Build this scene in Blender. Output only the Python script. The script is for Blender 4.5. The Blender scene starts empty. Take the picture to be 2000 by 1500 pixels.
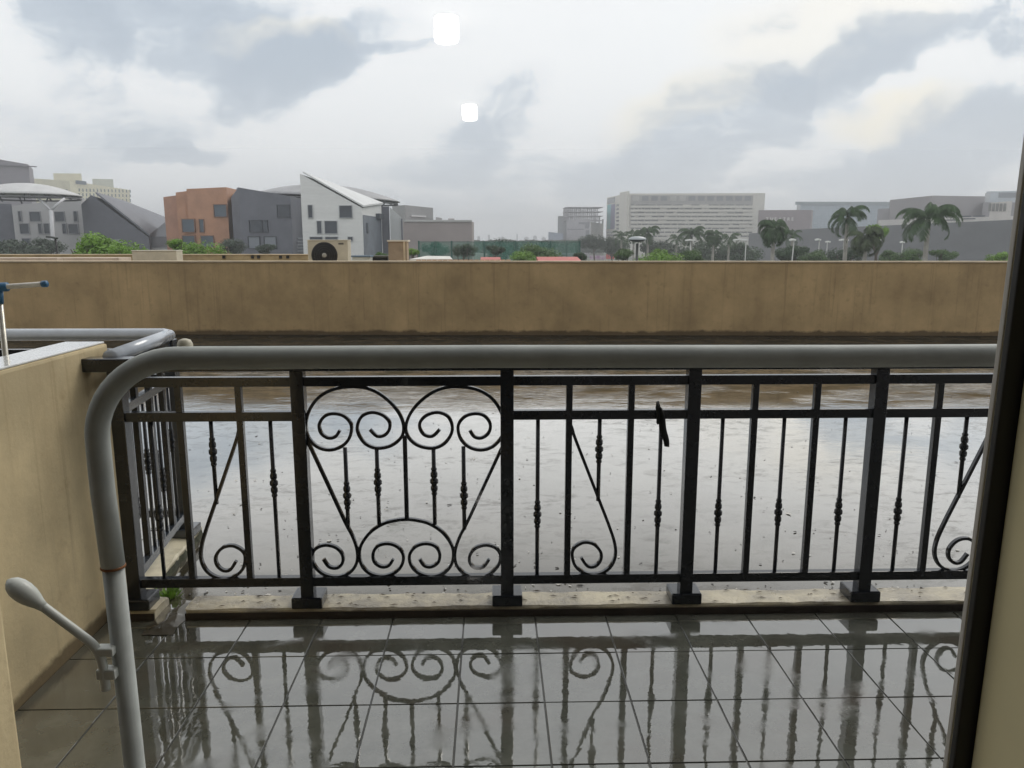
import bpy, bmesh, math, random
from mathutils import Vector, Matrix, noise
R = math.radians
random.seed(7)
sc = bpy.context.scene
COL = sc.collection

# ------------------------------------------------------------------ camera
FOC, PITCH, YAW, EYE = 1500.0, R(10.43), R(1.45), 1.5     # focal length in pixels of a 2000 px wide picture
cam_d = bpy.data.cameras.new('camera')
cam_d.sensor_width = 36.0
cam_d.lens = 36.0 * FOC / 2000.0
cam_d.clip_start = 0.02
cam_d.clip_end = 9000
cam = bpy.data.objects.new('camera', cam_d)
cam.location = (0, 0, EYE)
cam.rotation_euler = (R(90) - PITCH, 0, -YAW)
COL.objects.link(cam)
sc.camera = cam
VF = Vector((math.sin(YAW) * math.cos(PITCH), math.cos(YAW) * math.cos(PITCH), -math.sin(PITCH)))
VR = Vector((math.cos(YAW), -math.sin(YAW), 0))
VU = VR.cross(VF)
EYEV = Vector((0, 0, EYE))

def ray(px, py):
    return VF + VR * ((px - 1000) / FOC) - VU * ((py - 750) / FOC)

def at(px, py, Y):
    """the point at distance Y in front of the facade seen in that direction"""
    v = ray(px, py)
    return EYEV + v * (Y / v.y)

def gz(px, py, z):
    v = ray(px, py)
    return EYEV + v * ((z - EYE) / v.z)

# ------------------------------------------------------------------ world, sun, exposure
SUN_EL, SUN_AZ = R(46), R(38)          # azimuth measured from +Y (outwards) towards +X
world = bpy.data.worlds.new('World')
sc.world = world
world.use_nodes = True
W = world.node_tree
W.nodes.clear()

def nd(T, kind, **kw):
    n = T.nodes.new(kind)
    for k, v in kw.items():
        setattr(n, k, v)
    return n

def math_n(T, op, a, b=None, clamp=False):
    n = nd(T, 'ShaderNodeMath', operation=op, use_clamp=clamp)
    for i, s in enumerate((a, b)):
        if s is None:
            continue
        if hasattr(s, 'node'):
            T.links.new(s, n.inputs[i])
        else:
            n.inputs[i].default_value = s
    return n.outputs[0]

def mix_c(T, fac, a, b, blend='MIX'):
    n = nd(T, 'ShaderNodeMix', data_type='RGBA', blend_type=blend)
    n.clamp_factor = True
    for i, s in ((0, fac), (6, a), (7, b)):
        if hasattr(s, 'node'):
            T.links.new(s, n.inputs[i])
        elif i == 0:
            n.inputs[0].default_value = s
        else:
            n.inputs[i].default_value = (*s[:3], 1)
    return n.outputs[2]

def ramp(T, fac, stops):
    n = nd(T, 'ShaderNodeValToRGB')
    e = n.color_ramp.elements
    while len(e) < len(stops):
        e.new(0.5)
    for k, (p, c) in zip(e, stops):
        k.position = p
        k.color = (c, c, c, 1) if not hasattr(c, '__len__') else (*c[:3], 1)
    T.links.new(fac, n.inputs[0])
    return n.outputs[0]

def noise_n(T, vec, scale, detail=4, rough=0.55, dist=0.0):
    n = nd(T, 'ShaderNodeTexNoise')
    n.inputs['Scale'].default_value = scale
    n.inputs['Detail'].default_value = detail
    n.inputs['Roughness'].default_value = rough
    n.inputs['Distortion'].default_value = dist
    T.links.new(vec, n.inputs['Vector'])
    return n.outputs['Fac'], n.outputs['Color']

def build_sky():
    T = W
    L = T.links.new
    STR = 0.1
    out = nd(T, 'ShaderNodeOutputWorld')
    bg = nd(T, 'ShaderNodeBackground')
    bg.inputs['Strength'].default_value = STR
    L(bg.outputs[0], out.inputs[0])
    sky = nd(T, 'ShaderNodeTexSky', sky_type='NISHITA', sun_disc=False)
    sky.sun_elevation = SUN_EL
    sky.sun_rotation = SUN_AZ
    sky.dust_density = 3.0
    tc = nd(T, 'ShaderNodeTexCoord')
    sep = nd(T, 'ShaderNodeSeparateXYZ')
    L(tc.outputs['Generated'], sep.inputs[0])
    x, y, z = sep.outputs
    # a deck of cloud far overhead
    zz = math_n(T, 'ADD', math_n(T, 'MAXIMUM', z, 0.0), 0.16)
    cp = nd(T, 'ShaderNodeCombineXYZ')
    L(math_n(T, 'DIVIDE', x, zz), cp.inputs[0])
    L(math_n(T, 'DIVIDE', y, zz), cp.inputs[1])
    f1, _ = noise_n(T, cp.outputs[0], 0.75, 5, 0.56, 0.35)
    mp = nd(T, 'ShaderNodeMapping')
    mp.inputs['Location'].default_value = (4.3, 1.7, 0.4)
    mp.inputs['Scale'].default_value = (1, 1.6, 1)
    L(cp.outputs[0], mp.inputs[0])
    f2, _ = noise_n(T, mp.outputs[0], 1.7, 4, 0.6)
    deck = math_n(T, 'ADD', math_n(T, 'MULTIPLY', f1, 0.62), math_n(T, 'MULTIPLY', f2, 0.38))
    # the larger banks seen over the roofs, as directions on the dome (tangent coordinates of the outward side)
    yy = math_n(T, 'MAXIMUM', y, 0.08)
    uv = nd(T, 'ShaderNodeCombineXYZ')
    L(math_n(T, 'DIVIDE', x, yy), uv.inputs[0])
    L(math_n(T, 'DIVIDE', z, yy), uv.inputs[1])
    _, wc = noise_n(T, uv.outputs[0], 5.0, 4, 0.6)
    wv = nd(T, 'ShaderNodeVectorMath', operation='MULTIPLY_ADD')
    L(wc, wv.inputs[0])
    wv.inputs[1].default_value = (0.20, 0.12, 0)
    wv.inputs[2].default_value = (-0.10, -0.06, 0)
    wu = nd(T, 'ShaderNodeVectorMath', operation='ADD')
    L(uv.outputs[0], wu.inputs[0])
    L(wv.outputs[0], wu.inputs[1])
    flat = nd(T, 'ShaderNodeVectorMath', operation='MULTIPLY')
    L(wu.outputs[0], flat.inputs[0])
    flat.inputs[1].default_value = (1, 1, 0)

    def bank(px, py, rx, ry, rot, w):
        v = ray(px, py)
        m = nd(T, 'ShaderNodeMapping', vector_type='TEXTURE')
        m.inputs['Location'].default_value = (v.x / v.y, v.z / v.y, 0)
        m.inputs['Rotation'].default_value = (0, 0, R(rot))
        m.inputs['Scale'].default_value = (rx / FOC, ry / FOC, 1)
        L(flat.outputs[0], m.inputs[0])
        g = nd(T, 'ShaderNodeTexGradient', gradient_type='SPHERICAL')
        L(m.outputs[0], g.inputs[0])
        return math_n(T, 'MULTIPLY', math_n(T, 'MULTIPLY', g.outputs['Fac'], 2.0, True), w * .86)

    def total(lst):
        s = None
        for a in lst:
            o = bank(*a)
            s = o if s is None else math_n(T, 'ADD', s, o)
        return s
    front = math_n(T, 'GREATER_THAN', y, 0.1)
    dark = total([(330, 55, 270, 120, -8, .66), (560, 150, 170, 80, 14, .74), (140, 75, 130, 120, -40, .5), (680, 95, 170, 60, 30, .3),
                  (1690, 110, 250, 66, 18, .72), (1420, 235, 400, 105, 20, .62), (1880, 270, 290, 105, 12, .72),
                  (955, 245, 190, 70, 36, .5), (1985, 40, 150, 110, 0, .62), (120, 260, 480, 90, 0, .26),
                  (365, 306, 120, 22, 0, .5), (1180, 385, 900, 110, 2, .40), (1480, 45, 130, 36, 20, .36), (800, 100, 130, 18, 0, .3)])
    warm = total([(1340, 205, 190, 46, 20, .9), (1745, 222, 170, 40, 12, 1.4), (540, 88, 150, 34, 0, 1.0), (1600, 60, 300, 100, 10, .5)])
    dark = math_n(T, 'MULTIPLY', dark, front)
    warm = math_n(T, 'MULTIPLY', warm, front)
    st = nd(T, 'ShaderNodeMapping')
    st.inputs['Scale'].default_value = (1.0, 1.7, 1)
    st.inputs['Rotation'].default_value = (0, 0, R(-10))
    L(flat.outputs[0], st.inputs[0])
    f3, _ = noise_n(T, st.outputs[0], 6.0, 7, .62, .3)
    f4, _ = noise_n(T, st.outputs[0], 17.0, 5, .62)
    rag = math_n(T, 'ADD', math_n(T, 'MULTIPLY', math_n(T, 'SUBTRACT', f3, .5), 2.6), math_n(T, 'MULTIPLY', math_n(T, 'SUBTRACT', f4, .5), .9))
    near = math_n(T, 'MULTIPLY', dark, 2.2, True)
    body = math_n(T, 'ADD', math_n(T, 'MULTIPLY', dark, 1.0), math_n(T, 'MULTIPLY', rag, math_n(T, 'ADD', .09, math_n(T, 'MULTIPLY', near, .52))))
    thick = math_n(T, 'ADD', math_n(T, 'MULTIPLY', math_n(T, 'SUBTRACT', deck, 0.50), 1.3), body)
    wispy = math_n(T, 'SMOOTH_MIN', thick, .85)
    k = 1 / STR
    S = lambda c: tuple(q * k for q in c)
    col = nd(T, 'ShaderNodeValToRGB')
    el = col.color_ramp.elements
    el[0].position, el[0].color = 0.0, (.93, .95, .96, 1)
    el[1].position, el[1].color = 1.0, (.44, .515, .595, 1)
    for p, c in ((.19, (.88, .905, .925)), (.33, (.70, .755, .805)), (.46, (.555, .625, .70)), (.70, (.49, .56, .64))):
        e = el.new(p)
        e.color = (*c, 1)
    L(wispy, col.inputs[0])
    warmed = mix_c(T, math_n(T, 'MULTIPLY', warm, math_n(T, 'SUBTRACT', 1.0, math_n(T, 'MULTIPLY', thick, 1.1), True)), col.outputs[0], (1.0, .95, .82))
    # thick moist air towards the horizon
    hz = math_n(T, 'POWER', math_n(T, 'SUBTRACT', 1.0, math_n(T, 'MULTIPLY', math_n(T, 'ABSOLUTE', z), 4.0), True), 1.6)
    air = mix_c(T, math_n(T, 'MULTIPLY', hz, 0.8), warmed, (.70, .73, .755))
    sc_ = nd(T, 'ShaderNodeVectorMath', operation='SCALE')
    L(air, sc_.inputs[0])
    sc_.inputs['Scale'].default_value = k * 1.07
    full = mix_c(T, 0.965, sky.outputs[0], sc_.outputs[0])
    L(full, bg.inputs['Color'])

build_sky()

sun_d = bpy.data.lights.new('sun', 'SUN')
sun_d.energy = 1.1
sun_d.angle = R(25)
sun_d.color = (1.0, 0.95, 0.87)
sun = bpy.data.objects.new('sun', sun_d)
dirv = Vector((math.sin(SUN_AZ) * math.cos(SUN_EL), math.cos(SUN_AZ) * math.cos(SUN_EL), math.sin(SUN_EL)))
sun.rotation_euler = dirv.to_track_quat('Z', 'Y').to_euler()
sun.location = (20, 40, 60)
COL.objects.link(sun)

sc.view_settings.view_transform = 'Standard'
sc.view_settings.look = 'None'
sc.view_settings.exposure = 0.0
sc.view_settings.gamma = 1.0
sc.view_settings.use_curve_mapping = False
sc.render.engine = 'CYCLES'
sc.cycles.use_denoising = True
sc.cycles.max_bounces = 6
sc.cycles.transparent_max_bounces = 16
sc.cycles.caustics_reflective = False
sc.cycles.caustics_refractive = False
sc.cycles.sample_clamp_indirect = 4.0

# ------------------------------------------------------------------ materials
MATS = {}

def mat(name, color=(.5, .5, .5), rough=.6, var=0.0, vscale=3.0, vstretch=(1, 1, 1), bump=0.0, bscale=30.0, spec=.5, metal=0.0,
        coat=0.0, trans=0.0, emit=None, rvar=0.0, ior=1.5, col2=None, c2scale=1.0, c2lo=.5, c2hi=.62):
    if name in MATS:
        return MATS[name]
    m = bpy.data.materials.new(name)
    m.use_nodes = True
    T = m.node_tree
    b = T.nodes['Principled BSDF']
    L = T.links.new
    b.inputs['Roughness'].default_value = rough
    b.inputs['Specular IOR Level'].default_value = spec
    b.inputs['IOR'].default_value = ior
    b.inputs['Metallic'].default_value = metal
    b.inputs['Coat Weight'].default_value = coat
    b.inputs['Coat Roughness'].default_value = .05
    b.inputs['Coat IOR'].default_value = 1.6
    b.inputs['Base Color'].default_value = (*color, 1)
    if emit:
        b.inputs['Emission Color'].default_value = (*emit[0], 1)
        b.inputs['Emission Strength'].default_value = emit[1]
    if var or bump or rvar or col2:
        g = nd(T, 'ShaderNodeNewGeometry')
        mp = nd(T, 'ShaderNodeMapping')
        mp.inputs['Scale'].default_value = vstretch
        L(g.outputs['Position'], mp.inputs[0])
        c = None
        if var or rvar:
            f, _ = noise_n(T, mp.outputs[0], vscale, 6, .6)
            f = ramp(T, f, [(.3, 0.0), (.7, 1.0)])
            c = mix_c(T, f, tuple(q * (1 - var) for q in color), tuple(min(1, q * (1 + var)) for q in color))
            if rvar:
                L(math_n(T, 'ADD', rough - rvar, math_n(T, 'MULTIPLY', f, 2 * rvar), True), b.inputs['Roughness'])
        if col2:
            f, _ = noise_n(T, mp.outputs[0], c2scale, 6, .65)
            f = ramp(T, f, [(c2lo, 0.0), (c2hi, 1.0)])
            c = mix_c(T, f, c if c else color, col2)
        if c:
            L(c, b.inputs['Base Color'])
        if bump:
            f, _ = noise_n(T, g.outputs['Position'], bscale, 5, .6)
            bn = nd(T, 'ShaderNodeBump')
            bn.inputs['Strength'].default_value = bump
            bn.inputs['Distance'].default_value = 0.02
            L(f, bn.inputs['Height'])
            L(bn.outputs[0], b.inputs['Normal'])
    MATS[name] = m
    return m

def mat_tile():
    """wet dark grey ceramic: a thin film of rain with drier patches and slow ripples"""
    m = bpy.data.materials.new('wet_tile')
    m.use_nodes = True
    T = m.node_tree
    L = T.links.new
    b = T.nodes['Principled BSDF']
    g = nd(T, 'ShaderNodeNewGeometry')
    oi = nd(T, 'ShaderNodeObjectInfo')
    P = g.outputs['Position']
    f, _ = noise_n(T, P, 7, 8, .65)
    c = mix_c(T, ramp(T, f, [(.35, 0.0), (.65, 1.0)]), (.070, .073, .058), (.140, .143, .120))
    c = mix_c(T, math_n(T, 'MULTIPLY', oi.outputs['Random'], .5), c, (.105, .107, .088))
    f, _ = noise_n(T, P, 2.1, 5, .6)
    c = mix_c(T, ramp(T, f, [(.50, 0.0), (.68, .8)]), c, (.085, .068, .050))
    L(c, b.inputs['Base Color'])
    f, _ = noise_n(T, P, 3.2, 6, .62, .6)
    wet = ramp(T, f, [(.51, 0.0), (.66, 1.0)])
    f2, _ = noise_n(T, P, 60, 3, .6)
    L(math_n(T, 'ADD', .03, math_n(T, 'MULTIPLY', wet, math_n(T, 'ADD', .03, math_n(T, 'MULTIPLY', f2, .30)))), b.inputs['Roughness'])
    b.inputs['IOR'].default_value = 1.9
    b.inputs['Coat Weight'].default_value = 1.0
    b.inputs['Coat IOR'].default_value = 1.6
    L(math_n(T, 'ADD', .012, math_n(T, 'MULTIPLY', wet, .16)), b.inputs['Coat Roughness'])
    r1, _ = noise_n(T, P, 9, 3, .5, .4)
    r2, _ = noise_n(T, P, 45, 3, .6)
    h = math_n(T, 'ADD', r1, math_n(T, 'MULTIPLY', math_n(T, 'MULTIPLY', r2, wet), .3))
    bn = nd(T, 'ShaderNodeBump')
    bn.inputs['Strength'].default_value = .05
    bn.inputs['Distance'].default_value = .012
    L(h, bn.inputs['Height'])
    L(bn.outputs[0], b.inputs['Normal'])
    L(bn.outputs[0], b.inputs['Coat Normal'])
    return m

def mat_water():
    """rain lying on a flat concrete roof"""
    m = bpy.data.materials.new('rain_water')
    m.use_nodes = True
    T = m.node_tree
    L = T.links.new
    T.nodes.clear()
    out = nd(T, 'ShaderNodeOutputMaterial')
    g = nd(T, 'ShaderNodeNewGeometry')
    P = g.outputs['Position']
    sep = nd(T, 'ShaderNodeSeparateXYZ')
    L(P, sep.inputs[0])
    mp = nd(T, 'ShaderNodeMapping')
    mp.inputs['Scale'].default_value = (.6, 1.0, 1)
    L(P, mp.inputs[0])
    a, _ = noise_n(T, mp.outputs[0], 1.2, 8, .66, .5)
    c = mix_c(T, ramp(T, a, [(.35, 0.0), (.68, 1.0)]), (.055, .048, .036), (.13, .118, .095))
    b_, _ = noise_n(T, mp.outputs[0], 3.4, 7, .68)
    c = mix_c(T, ramp(T, b_, [(.50, 0.0), (.60, .8)]), c, (.040, .035, .018))
    silt = nd(T, 'ShaderNodeMapRange')
    silt.inputs['From Min'].default_value = 9.6
    silt.inputs['From Max'].default_value = 11.4
    L(math_n(T, 'ADD', sep.outputs[1], math_n(T, 'MULTIPLY', a, .9)), silt.inputs['Value'])
    c = mix_c(T, math_n(T, 'MULTIPLY', silt.outputs[0], .85), c, (.030, .025, .018))
    dif = nd(T, 'ShaderNodeBsdfDiffuse')
    L(c, dif.inputs[0])
    glo = nd(T, 'ShaderNodeBsdfGlossy')
    glo.inputs['Color'].default_value = (1, .985, .955, 1)
    # where the film gets thin (towards the parapet) the grain of the concrete breaks through
    thin = nd(T, 'ShaderNodeMapRange')
    thin.inputs['From Min'].default_value = 6.4
    thin.inputs['From Max'].default_value = 9.5
    L(sep.outputs[1], thin.inputs['Value'])
    grain, _ = noise_n(T, mp.outputs[0], 10, 7, .72)
    patch, _ = noise_n(T, mp.outputs[0], .9, 5, .6)
    patch = ramp(T, patch, [(.45, 0.0), (.58, 1.0)])
    rr, _ = noise_n(T, mp.outputs[0], 2.6, 5, .55, .5)
    hgt = math_n(T, 'ADD', math_n(T, 'MULTIPLY', rr, .22), math_n(T, 'MULTIPLY', math_n(T, 'MULTIPLY', grain, thin.outputs[0]), math_n(T, 'ADD', .35, math_n(T, 'MULTIPLY', patch, 2.0))))
    fine, _ = noise_n(T, mp.outputs[0], 22, 5, .65)
    hgt = math_n(T, 'ADD', hgt, math_n(T, 'MULTIPLY', math_n(T, 'MULTIPLY', fine, math_n(T, 'ADD', .25, patch)), .16))
    bn = nd(T, 'ShaderNodeBump')
    bn.inputs['Strength'].default_value = .14
    bn.inputs['Distance'].default_value = .03
    L(hgt, bn.inputs['Height'])
    L(bn.outputs[0], glo.inputs['Normal'])
    L(math_n(T, 'ADD', .012, math_n(T, 'MULTIPLY', patch, .05)), glo.inputs['Roughness'])
    lw = nd(T, 'ShaderNodeLayerWeight')
    lw.inputs['Blend'].default_value = .5
    fr = nd(T, 'ShaderNodeMapRange')
    fr.inputs['From Min'].default_value = .54
    fr.inputs['From Max'].default_value = .79
    fr.inputs['To Min'].default_value = .10
    fr.inputs['To Max'].default_value = .80
    L(lw.outputs['Facing'], fr.inputs['Value'])
    dry = math_n(T, 'MULTIPLY', math_n(T, 'MAXIMUM', ramp(T, grain, [(.50, 0.0), (.60, .8)]), ramp(T, b_, [(.46, 0.0), (.54, 1.0)])), math_n(T, 'MULTIPLY', thin.outputs[0], .9))
    st2 = nd(T, 'ShaderNodeMapping')
    st2.inputs['Scale'].default_value = (.8, 1.1, 1)
    st2.inputs['Rotation'].default_value = (0, 0, R(14))
    L(P, st2.inputs[0])
    scum, _ = noise_n(T, st2.outputs[0], 7.0, 9, .74, .4)
    scum = math_n(T, 'MULTIPLY', ramp(T, scum, [(.50, 0.0), (.70, .55)]), math_n(T, 'ADD', .25, math_n(T, 'MULTIPLY', patch, .75)))
    fac = math_n(T, 'MULTIPLY', math_n(T, 'MULTIPLY', fr.outputs[0], math_n(T, 'SUBTRACT', 1.0, dry)), math_n(T, 'SUBTRACT', 1.0, scum))
    fac = math_n(T, 'MULTIPLY', fac, math_n(T, 'SUBTRACT', 1.0, math_n(T, 'MULTIPLY', silt.outputs[0], .75)))
    mx = nd(T, 'ShaderNodeMixShader')
    L(fac, mx.inputs[0])
    L(dif.outputs[0], mx.inputs[1])
    L(glo.outputs[0], mx.inputs[2])
    L(mx.outputs[0], out.inputs[0])
    return m

def mat_stained(name, base, dark, streak=.8, zfoot=None, scale=1.0):
    """painted render with vertical rain streaks, blotches and a ragged tide line of dirt"""
    m = bpy.data.materials.new(name)
    m.use_nodes = True
    T = m.node_tree
    L = T.links.new
    b = T.nodes['Principled BSDF']
    b.inputs['Roughness'].default_value = .75
    g = nd(T, 'ShaderNodeNewGeometry')
    P = g.outputs['Position']
    f, _ = noise_n(T, P, 1.1 * scale, 7, .62)
    c = mix_c(T, ramp(T, f, [(.32, 0.0), (.68, 1.0)]), tuple(q * .70 for q in base), tuple(q * 1.18 for q in base))
    mp = nd(T, 'ShaderNodeMapping')
    mp.inputs['Scale'].default_value = (1.9 * scale, 1.9 * scale, .30)
    L(P, mp.inputs[0])
    f, _ = noise_n(T, mp.outputs[0], 1.4, 7, .65)
    c = mix_c(T, ramp(T, f, [(.50, 0.0), (.74, streak)]), c, dark)
    mp2 = nd(T, 'ShaderNodeMapping')
    mp2.inputs['Scale'].default_value = (9.0 * scale, 9.0 * scale, .22)
    L(P, mp2.inputs[0])
    f, _ = noise_n(T, mp2.outputs[0], 1.6, 8, .72)
    c = mix_c(T, ramp(T, f, [(.56, 0.0), (.66, streak * .9)]), c, tuple(q * .8 for q in dark))
    f, _ = noise_n(T, P, 9 * scale, 6, .7)
    c = mix_c(T, ramp(T, f, [(.57, 0.0), (.75, .45)]), c, dark)
    if zfoot:
        sp = nd(T, 'ShaderNodeSeparateXYZ')
        L(P, sp.inputs[0])
        f, _ = noise_n(T, P, 3.5, 7, .7)
        h = math_n(T, 'SUBTRACT', sp.outputs[2], math_n(T, 'MULTIPLY', f, zfoot * 1.7))
        t = ramp(T, math_n(T, 'ADD', math_n(T, 'MULTIPLY', h, 1.0 / zfoot), .5, True), [(.2, 1.0), (.62, 0.0)])
        c = mix_c(T, math_n(T, 'MULTIPLY', t, .85), c, tuple(q * .35 for q in dark))
    L(c, b.inputs['Base Color'])
    f, _ = noise_n(T, P, 55, 5, .65)
    bn = nd(T, 'ShaderNodeBump')
    bn.inputs['Strength'].default_value = .18
    bn.inputs['Distance'].default_value = .01
    L(f, bn.inputs['Height'])
    L(bn.outputs[0], b.inputs['Normal'])
    return m

M_TILE = mat_tile()
M_WATER = mat_water()
M_PARAPET = mat_stained('parapet_paint', (.55, .39, .20), (.26, .175, .09), .34, .09)
M_COPING = mat('coping_paint', (.60, .49, .34), .7, .25, 2.5)
M_WALL = mat_stained('partition_paint', (.78, .64, .39), (.40, .28, .14), .32, .06, 1.3)
M_WALLTOP = mat('wall_top', (.74, .75, .75), .15, .15, 6, bump=.05, bscale=20, coat=.8)
M_IRON = mat('black_iron', (.013, .0165, .023), .17, .25, 12, bump=.03, bscale=60, spec=.45, coat=.3)
M_IRON2 = mat('blue_black_iron', (.035, .042, .052), .2, .25, 12, bump=.05, bscale=60, coat=.6)
M_GALV = mat('light_handrail', (.42, .46, .52), .22, .15, 9, coat=.7)
M_KERB = mat('kerb_concrete', (.30, .27, .215), .35, .35, 6, bump=.35, bscale=40, col2=(.56, .50, .36), c2scale=5.0, c2lo=.40, c2hi=.62, rvar=.18)
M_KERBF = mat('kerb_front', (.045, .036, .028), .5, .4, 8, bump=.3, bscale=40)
M_GROUT = mat('grout', (.055, .055, .046), .22, .3, 10)
M_RACK = mat('rack_enamel', (.46, .485, .465), .62, .14, 14, bump=.04, bscale=90)
M_RUST = mat('rust', (.24, .10, .035), .8, .4, 80)
M_PLAST = mat('white_plastic', (.60, .62, .58), .35, .06, 20)
M_CREAM = mat('cream_plastic', (.60, .56, .44), .4, .1, 30)
M_BLUEP = mat('blue_plastic', (.03, .13, .26), .35, .1, 30)
M_STEEL = mat('pole_steel', (.50, .48, .42), .3, .15, 30, metal=.6)
M_WPOLE = mat('white_pole', (.70, .68, .62), .35, .15, 40)
M_BLACKF = mat('black_gasket', (.008, .008, .008), .55)
M_ALU = mat('aluminium_edge', (.42, .40, .36), .4)
M_JAMB = mat('jamb_paint', (.64, .57, .345), .6, .05, 6)
M_ROOM = mat('room_paint', (.22, .21, .19), .8, .05, 2)
M_CLOTH = mat('black_cloth', (.006, .007, .006), .9, .3, 60)
M_FAC = mat('facade_paint', (.16, .15, .14), .8, .2, 2)
M_GROUND = mat('ground', (.07, .085, .055), .95, .35, .05, col2=(.10, .10, .095), c2scale=.02)
M_LAMP = mat('lit_lamp', (.9, .9, .9), .5, emit=((1, .97, .92), 32))

# ------------------------------------------------------------------ builders
def link(o, parent=None):
    COL.objects.link(o)
    if parent:
        o.parent = parent
    return o

def thing(name, label, cat, loc=(0, 0, 0), rz=0.0, group=None):
    o = bpy.data.objects.new(name, None)
    o.location = loc
    o.rotation_euler = (0, 0, rz)
    o.empty_display_size = .2
    return tag(link(o), label, cat, group)

def tag(o, label=None, cat=None, group=None, kind=None):
    for k, v in (('label', label), ('category', cat), ('group', group), ('kind', kind)):
        if v:
            o[k] = v
    return o

def mobj(name, me, m=None, parent=None, loc=None, rot=None):
    """a mesh object; parent given and loc None: the mesh is in world coordinates"""
    o = bpy.data.objects.new(name, me)
    if m and not me.materials:
        me.materials.append(m)
    link(o, parent)
    if loc is not None:
        o.location = loc
    elif parent:
        p, off = parent, Vector((0, 0, 0))
        while p:
            off += Vector(p.location)
            p = p.parent
        o.location = -off
    if rot:
        o.rotation_euler = rot
    return o

def pydata(name, V, F, smooth=False):
    me = bpy.data.meshes.new(name)
    me.from_pydata([tuple(v) for v in V], [], F)
    me.update()
    if smooth:
        for p in me.polygons:
            p.use_smooth = True
    return me

def box_vf(x0, x1, y0, y1, z0, z1):
    V = [(x, y, z) for z in (z0, z1) for y in (y0, y1) for x in (x0, x1)]
    F = [(0, 2, 3, 1), (4, 5, 7, 6), (0, 1, 5, 4), (1, 3, 7, 5), (3, 2, 6, 7), (2, 0, 4, 6)]
    return V, F

def boxes_me(name, lst):
    V, F = [], []
    for b in lst:
        v, f = box_vf(*b)
        n = len(V)
        V += v
        F += [tuple(i + n for i in q) for q in f]
    return pydata(name, V, F)

def box_me(name, x0, x1, y0, y1, z0, z1, bevel=0.0, seg=2):
    V, F = box_vf(x0, x1, y0, y1, z0, z1)
    if not bevel:
        return pydata(name, V, F)
    bm = bmesh.new()
    vs = [bm.verts.new(v) for v in V]
    for f in F:
        bm.faces.new([vs[i] for i in f])
    bmesh.ops.bevel(bm, geom=list(bm.edges), offset=bevel, segments=seg, affect='EDGES', profile=.6)
    me = bpy.data.meshes.new(name)
    bm.to_mesh(me)
    bm.free()
    return me

def box(name, dims, m, parent=None, bevel=0.0):
    return mobj(name, box_me(name, *dims, bevel=bevel), m, parent)

def sweep(name, pts, prof, closed_ends=True, up=Vector((0, 1, 0)), smooth=False, radii=None):
    """sweep a profile (list of (a, b)) along points; 'up' is roughly kept as the b direction"""
    pts = [Vector(p) for p in pts]
    V, F = [], []
    n, k = len(pts), len(prof)
    for i, p in enumerate(pts):
        t = (pts[min(i + 1, n - 1)] - pts[max(i - 1, 0)]).normalized()
        a = t.cross(up)
        if a.length < 1e-5:
            a = t.cross(Vector((1, 0, 0)))
        a.normalize()
        b = a.cross(t).normalized()
        s = radii[i] if radii else 1.0
        for (u, w) in prof:
            V.append(p + a * u * s + b * w * s)
    for i in range(n - 1):
        for j in range(k):
            j2 = (j + 1) % k
            F.append((i * k + j, i * k + j2, (i + 1) * k + j2, (i + 1) * k + j))
    if closed_ends:
        F.append(tuple(range(k))[::-1])
        F.append(tuple((n - 1) * k + j for j in range(k)))
    return pydata(name, V, F, smooth)

def circ(r, k=10):
    return [(r * math.cos(2 * math.pi * i / k), r * math.sin(2 * math.pi * i / k)) for i in range(k)]

def sq(h, d=None):
    d = h if d is None else d
    return [(-h, -d), (h, -d), (h, d), (-h, d)]

def spline(P, sub=5):
    P = [Vector(p) for p in P]
    out = []
    for i in range(len(P) - 1):
        p0, p1, p2, p3 = P[max(i - 1, 0)], P[i], P[i + 1], P[min(i + 2, len(P) - 1)]
        for s in range(sub):
            t = s / sub
            out.append(.5 * ((2 * p1) + (p2 - p0) * t + (2 * p0 - 5 * p1 + 4 * p2 - p3) * t * t + (3 * p1 - p0 - 3 * p2 + p3) * t ** 3))
    out.append(P[-1])
    return out

def lathe(name, prof, k=8, smooth=True):
    """prof: list of (r, z) about the z axis"""
    V, F = [], []
    for r, z in prof:
        for i in range(k):
            a = 2 * math.pi * i / k
            V.append((r * math.cos(a), r * math.sin(a), z))
    for i in range(len(prof) - 1):
        for j in range(k):
            j2 = (j + 1) % k
            F.append((i * k + j, i * k + j2, (i + 1) * k + j2, (i + 1) * k + j))
    F.append(tuple(range(k))[::-1])
    F.append(tuple((len(prof) - 1) * k + j for j in range(k)))
    return pydata(name, V, F, smooth)

def tube(name, pts, r, m, parent, k=10, sub=1, radii=None):
    P = spline(pts, sub) if sub > 1 else pts
    return mobj(name, sweep(name, P, circ(r, k), smooth=True, radii=radii), m, parent)

def copy_tree(o, parent=None):
    c = o.copy()
    link(c)
    c.parent = parent
    for ch in list(o.children):
        copy_tree(ch, c)
    return c

# ------------------------------------------------------------------ the setting: ground, floors, water, room
GZ = -7.0
tag(mobj('ground', pydata('ground', [(-5000, 26, GZ), (5000, 26, GZ), (5000, 7000, GZ), (-5000, 7000, GZ)], [(0, 1, 2, 3)]), M_GROUND), kind='structure')

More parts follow.
